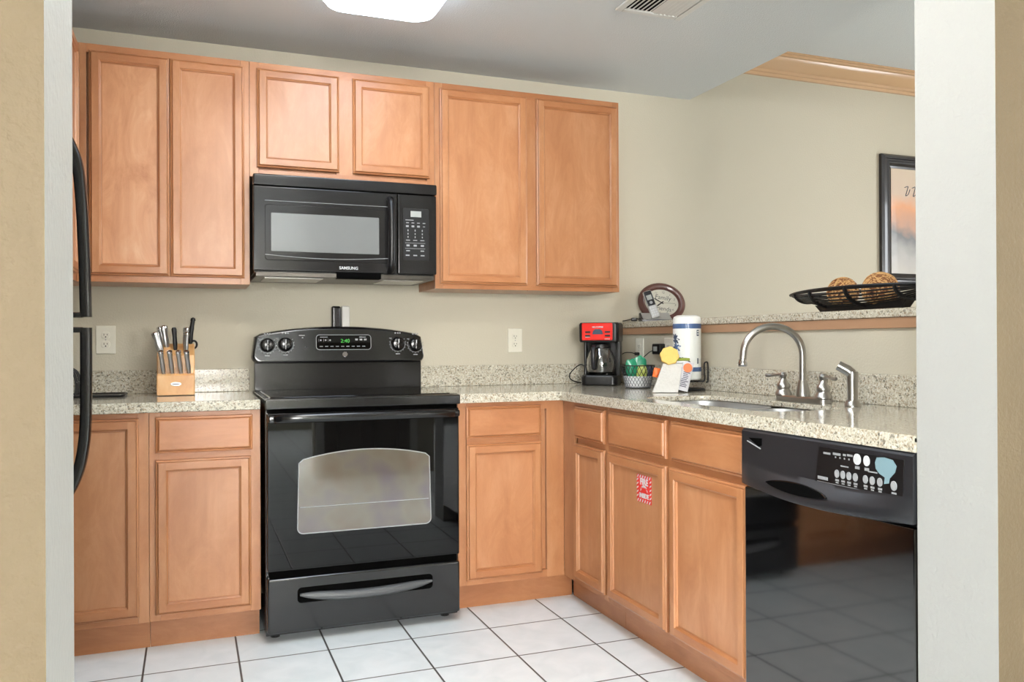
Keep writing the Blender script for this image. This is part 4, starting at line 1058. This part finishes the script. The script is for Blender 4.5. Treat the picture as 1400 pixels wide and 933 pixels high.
sy = thing('sink_sprayer', 'brushed nickel side sprayer standing right of the faucet', 'sprayer', (1.715, -1.832, CT))
MB().lathe([(.026, .0005), (.026, .006), (.021, .014), (.0195, .02), (.001, .021)], n=24).build('collar', 'steel', sy)
MB().lathe([(.0165, .02), (.0165, .075), (.018, .08), (.0175, .112), (.001, .118)], n=24).build('body', 'steel', sy)
MB().tube([(.0, 0, .104), (-.010, .010, .116), (-.030, .030, .132)], [.0165, .017, .0155], 16).build('nozzle', 'steel', sy)
MB().box(.0155, -.006, .06, .0195, .006, .10, .002).build('trigger', 'chrome', sy)

# ================================================================== on the bar ledge
# ---- clock leaning against the wall
ck = thing('wall_clock', 'oval brown-framed clock leaning against the wall on the ledge', 'clock', (2.062, -.098, LEDGE+.103), R(-26))
ck.rotation_euler = (R(-9), R(14), R(-24))
def el(a, b, y, rot=0): return [(x, y, z) for x, z in ellipse(0, 0, a, b, 48)]
A_, B_ = .126, .106
MB().loft([el(A_-.004, B_-.004, .012), el(A_, B_, .004), el(A_, B_, -.004), el(A_-.006, B_-.006, -.013), el(A_-.016, B_-.016, -.017), el(A_-.026, B_-.026, -.015), el(A_-.031, B_-.031, -.010), el(A_-.036, B_-.035, -.008), el(A_-.037, B_-.036, -.001)], caps=False).build('frame', 'clock_frame', ck, ang=25)
MB().loft([el(A_-.03, B_-.03, .008), el(A_-.03, B_-.03, -.003)]).build('face', 'clock_face', ck)
mb = MB(); un = Matrix.Rotation(R(-4), 4, 'Y')
text_mb('Family', .034, .0002, mb, un @ T((.004, -.0036, .028))); text_mb('Friends', .032, .0002, mb, un @ T((.010, -.0036, -.030)))
for k in range(12):
    a = R(90-30*(k+1)); text_mb(['1', '2', '3', '4', '5', '6', '7', '8', '9', '10', '11', '12'][k], .0155, .0002, mb, un @ T((.074*math.cos(a), -.0036, .056*math.sin(a))))
mb.build('lettering', 'handle_grey', ck, smooth=False)
mb = MB()
def hand(a, L, w):
    c, s_ = math.cos(R(a)), math.sin(R(a)); p = [(-.012*c-w*s_, -.012*s_+w*c), (-.012*c+w*s_, -.012*s_-w*c), (L*.7*c+w*1.3*s_, L*.7*s_-w*1.3*c), (L*c, L*s_), (L*.7*c-w*1.3*s_, L*.7*s_+w*1.3*c)]
    mb.prism(p, -.0062, -.0052, 'xz')
hand(150+12, .052, .0022); hand(218+12, .034, .0028)
mb.cyl((0, -.0048, 0), .005, -.002, 14, 'y'); mb.tube([(0, -.0058, 0), (.07, -.0058, .012)], .0008, 5); mb.build('hands', 'clock_ink', ck)

# ---- cordless phone in its cradle
pz = LEDGE+.0005
pb = thing('phone_cradle', 'silver and black cordless phone cradle on the left end of the ledge', 'phone base', (1.955, -.215, pz), R(-22))
prof = [(-.055, 0), (-.055, .008), (-.02, .016), (.02, .030), (.05, .046), (.058, .040), (.058, 0)]
MB().prism([(y, z) for y, z in prof], -.078, .078, 'yz', b=.003).build('base', 'phone_dark', pb)
MB().prism([(-.052, .0085), (-.02, .0165), (.02, .0305), (.046, .0435), (.046, .046), (.02, .0335), (-.02, .0195), (-.054, .011)], -.068, .076, 'yz').build('top_cover', 'phone_silver', pb)
MB().tube(spline([(-.07, .05, .012), (-.10, .055, .018), (-.125, .05, .012), (-.15, .03, .006), (-.165, .02, .004)], 6), .0028, 8).build('cord', 'plastic_black', pb)
MB().box(-.118, .043, .004, -.088, .063, .022, .005).build('cord_clip', 'plastic_black', pb)
hs = thing('phone_handset', 'silver cordless phone handset standing tilted in its cradle', 'phone', (1.941, -.245, pz+.018))
hs.rotation_euler = (R(-16), R(-17), R(-22))
MB().box(-.0225, -.011, .0, .0225, .011, .150, .007, seg=3).build('body', 'phone_silver', hs)
MB().box(-.0185, -.0122, .066, .0195, -.010, .146, .002).build('front_panel', 'phone_dark', hs)
MB().box(-.013, -.0130, .098, .014, -.0118, .124, .001).build('screen', 'display_grey', hs)
mb = MB()
for i in range(3):
    for j in range(4): mb.box(-.0155+.0115*i, -.0124, .010+.0135*j, -.0065+.0115*i, -.0105, .019+.0135*j, .001)
mb.build('keypad', 'print_white', hs)
MB().lathe([(.008, -.0122), (.008, -.0136), (.001, -.014)], (0.0005, 0, .082), 18, 'y').build('navigation_key', 'print_grey', hs)

# ---- boat-shaped wire bowl with two woven balls
BWX, BWY = 1.975, -1.60
bw = thing('wire_bowl', 'long boat-shaped black wire bowl on the bar ledge', 'bowl', (BWX, BWY, LEDGE), PI/2)
HL = .37
def prof_w(u): return .105*(1-abs(u)**2.2)**.8+.004
def rim_z(u): return .084-.008*u*u
def bot_z(u): return .020+.060*abs(u)**2.6
def bp_(u, ph):            # point on the hull: u along the length, ph from -90 (near rim) to 90 (far rim)
    w = prof_w(u); zb, zt = bot_z(u), rim_z(u)
    return (HL*u, w*math.sin(ph), zt-(zt-zb)*math.cos(ph))
mb = MB()
for k in range(15):
    ph = R(-84+168*k/14)
    mb.tube([bp_(-1+2*i/28, ph) for i in range(29)], .0030, 6)
mb.build('slats', 'wire_black', bw)
mb = MB()
for ph in (R(-90), R(90)): mb.tube([bp_(-1+2*i/36, ph) for i in range(37)], .0050, 8)
mb.build('rim', 'wire_black', bw)
for u in (-.62, -.1, .42, .75):
    MB().tube([tuple(Vector(bp_(u, R(-90+180*i/20)))+Vector((0, 0, -.002))) for i in range(21)], .0085, 8, flat=.7).build('rib', 'wire_black', bw)
MB().prism([(-.195, .0005), (.18, .0005), (.215, .030), (.12, .026), (-.12, .026), (-.225, .034)], -.022, .022, 'xz', b=.002).build('foot', 'wire_black', bw)
def woven_ball(label, loc, r, seed):
    rr = random.Random(seed); t = thing('woven_ball', label, 'ball', loc)
    bm = bmesh.new(); bmesh.ops.create_icosphere(bm, subdivisions=3, radius=r*.92); MB().bm(bm).build('core', 'clock_frame', t)
    for nm, m, n in (('strands', 'rattan_light', 34), ('strands', 'rattan_dark', 26)):
        mb = MB()
        for k in range(n):
            ax = Vector((rr.gauss(0, 1), rr.gauss(0, 1), rr.gauss(0, 1))).normalized(); u = ax.orthogonal().normalized(); v = ax.cross(u)
            off = rr.uniform(-.55, .55)*r; q = math.sqrt(r*r-off*off)*rr.uniform(.965, 1.0)
            mb.tube([tuple(ax*off+u*q*math.cos(2*PI*i/26)+v*q*math.sin(2*PI*i/26)) for i in range(26)], .0030, 5, closed=True)
        mb.build(nm, m, t, ang=60)
woven_ball('woven rattan ball in the black bowl, the left of two', (1.985, -1.50, LEDGE+.074), .055, 11)
woven_ball('woven rattan ball in the black bowl, the right of two', (1.985, -1.68, LEDGE+.074), .060, 23)

# ---- fire extinguisher label on the sink cabinet door
fl = thing('fire_label', 'red and white fire sticker on the middle sink cabinet door', 'sticker', (FX-.0102, -1.330, .604), RZ)
MB().box(-.051, -.0008, -.049, .051, .0, .049).build('sheet', 'fire_red', fl)
mb = MB(); y0, y1 = -.0016, -.0006
for k in range(6):
    x = -.044+.0165*k
    for za, zb in ((.038, .048), (-.048, -.038)): mb.prism([(x-.004, za), (x+.002, za), (x+.008, zb), (x+.002, zb)], y0, y1, 'xz')
for k in range(5):
    z = -.030+.0145*k
    for xa, xb in ((-.050, -.040), (.040, .050)): mb.prism([(xa, z-.003), (xb, z+.003), (xb, z+.008), (xa, z+.002)], y0, y1, 'xz')
arc = [(.036*math.sin(R(a)), -.050+.054*math.cos(R(a))) for a in range(-42, 43, 7)]
mb.prism(arc+[(x, z+.009) for x, z in arc[::-1]], y0, y1, 'xz')
text_mb('FIRE', .031, .0003, mb, T((0, -.0012, .024)), bold=.0012)
text_mb('INSIDE', .022, .0003, mb, T((0, -.0012, -.025)), bold=.0012)
mb.build('lettering', 'print_white', fl, smooth=False)
mb = MB(); text_mb('EXTINGUISHER', .0092, .0003, mb, T((0, -.0022, .0015)), bold=.0002); mb.build('small_lettering', 'fire_red', fl, smooth=False)
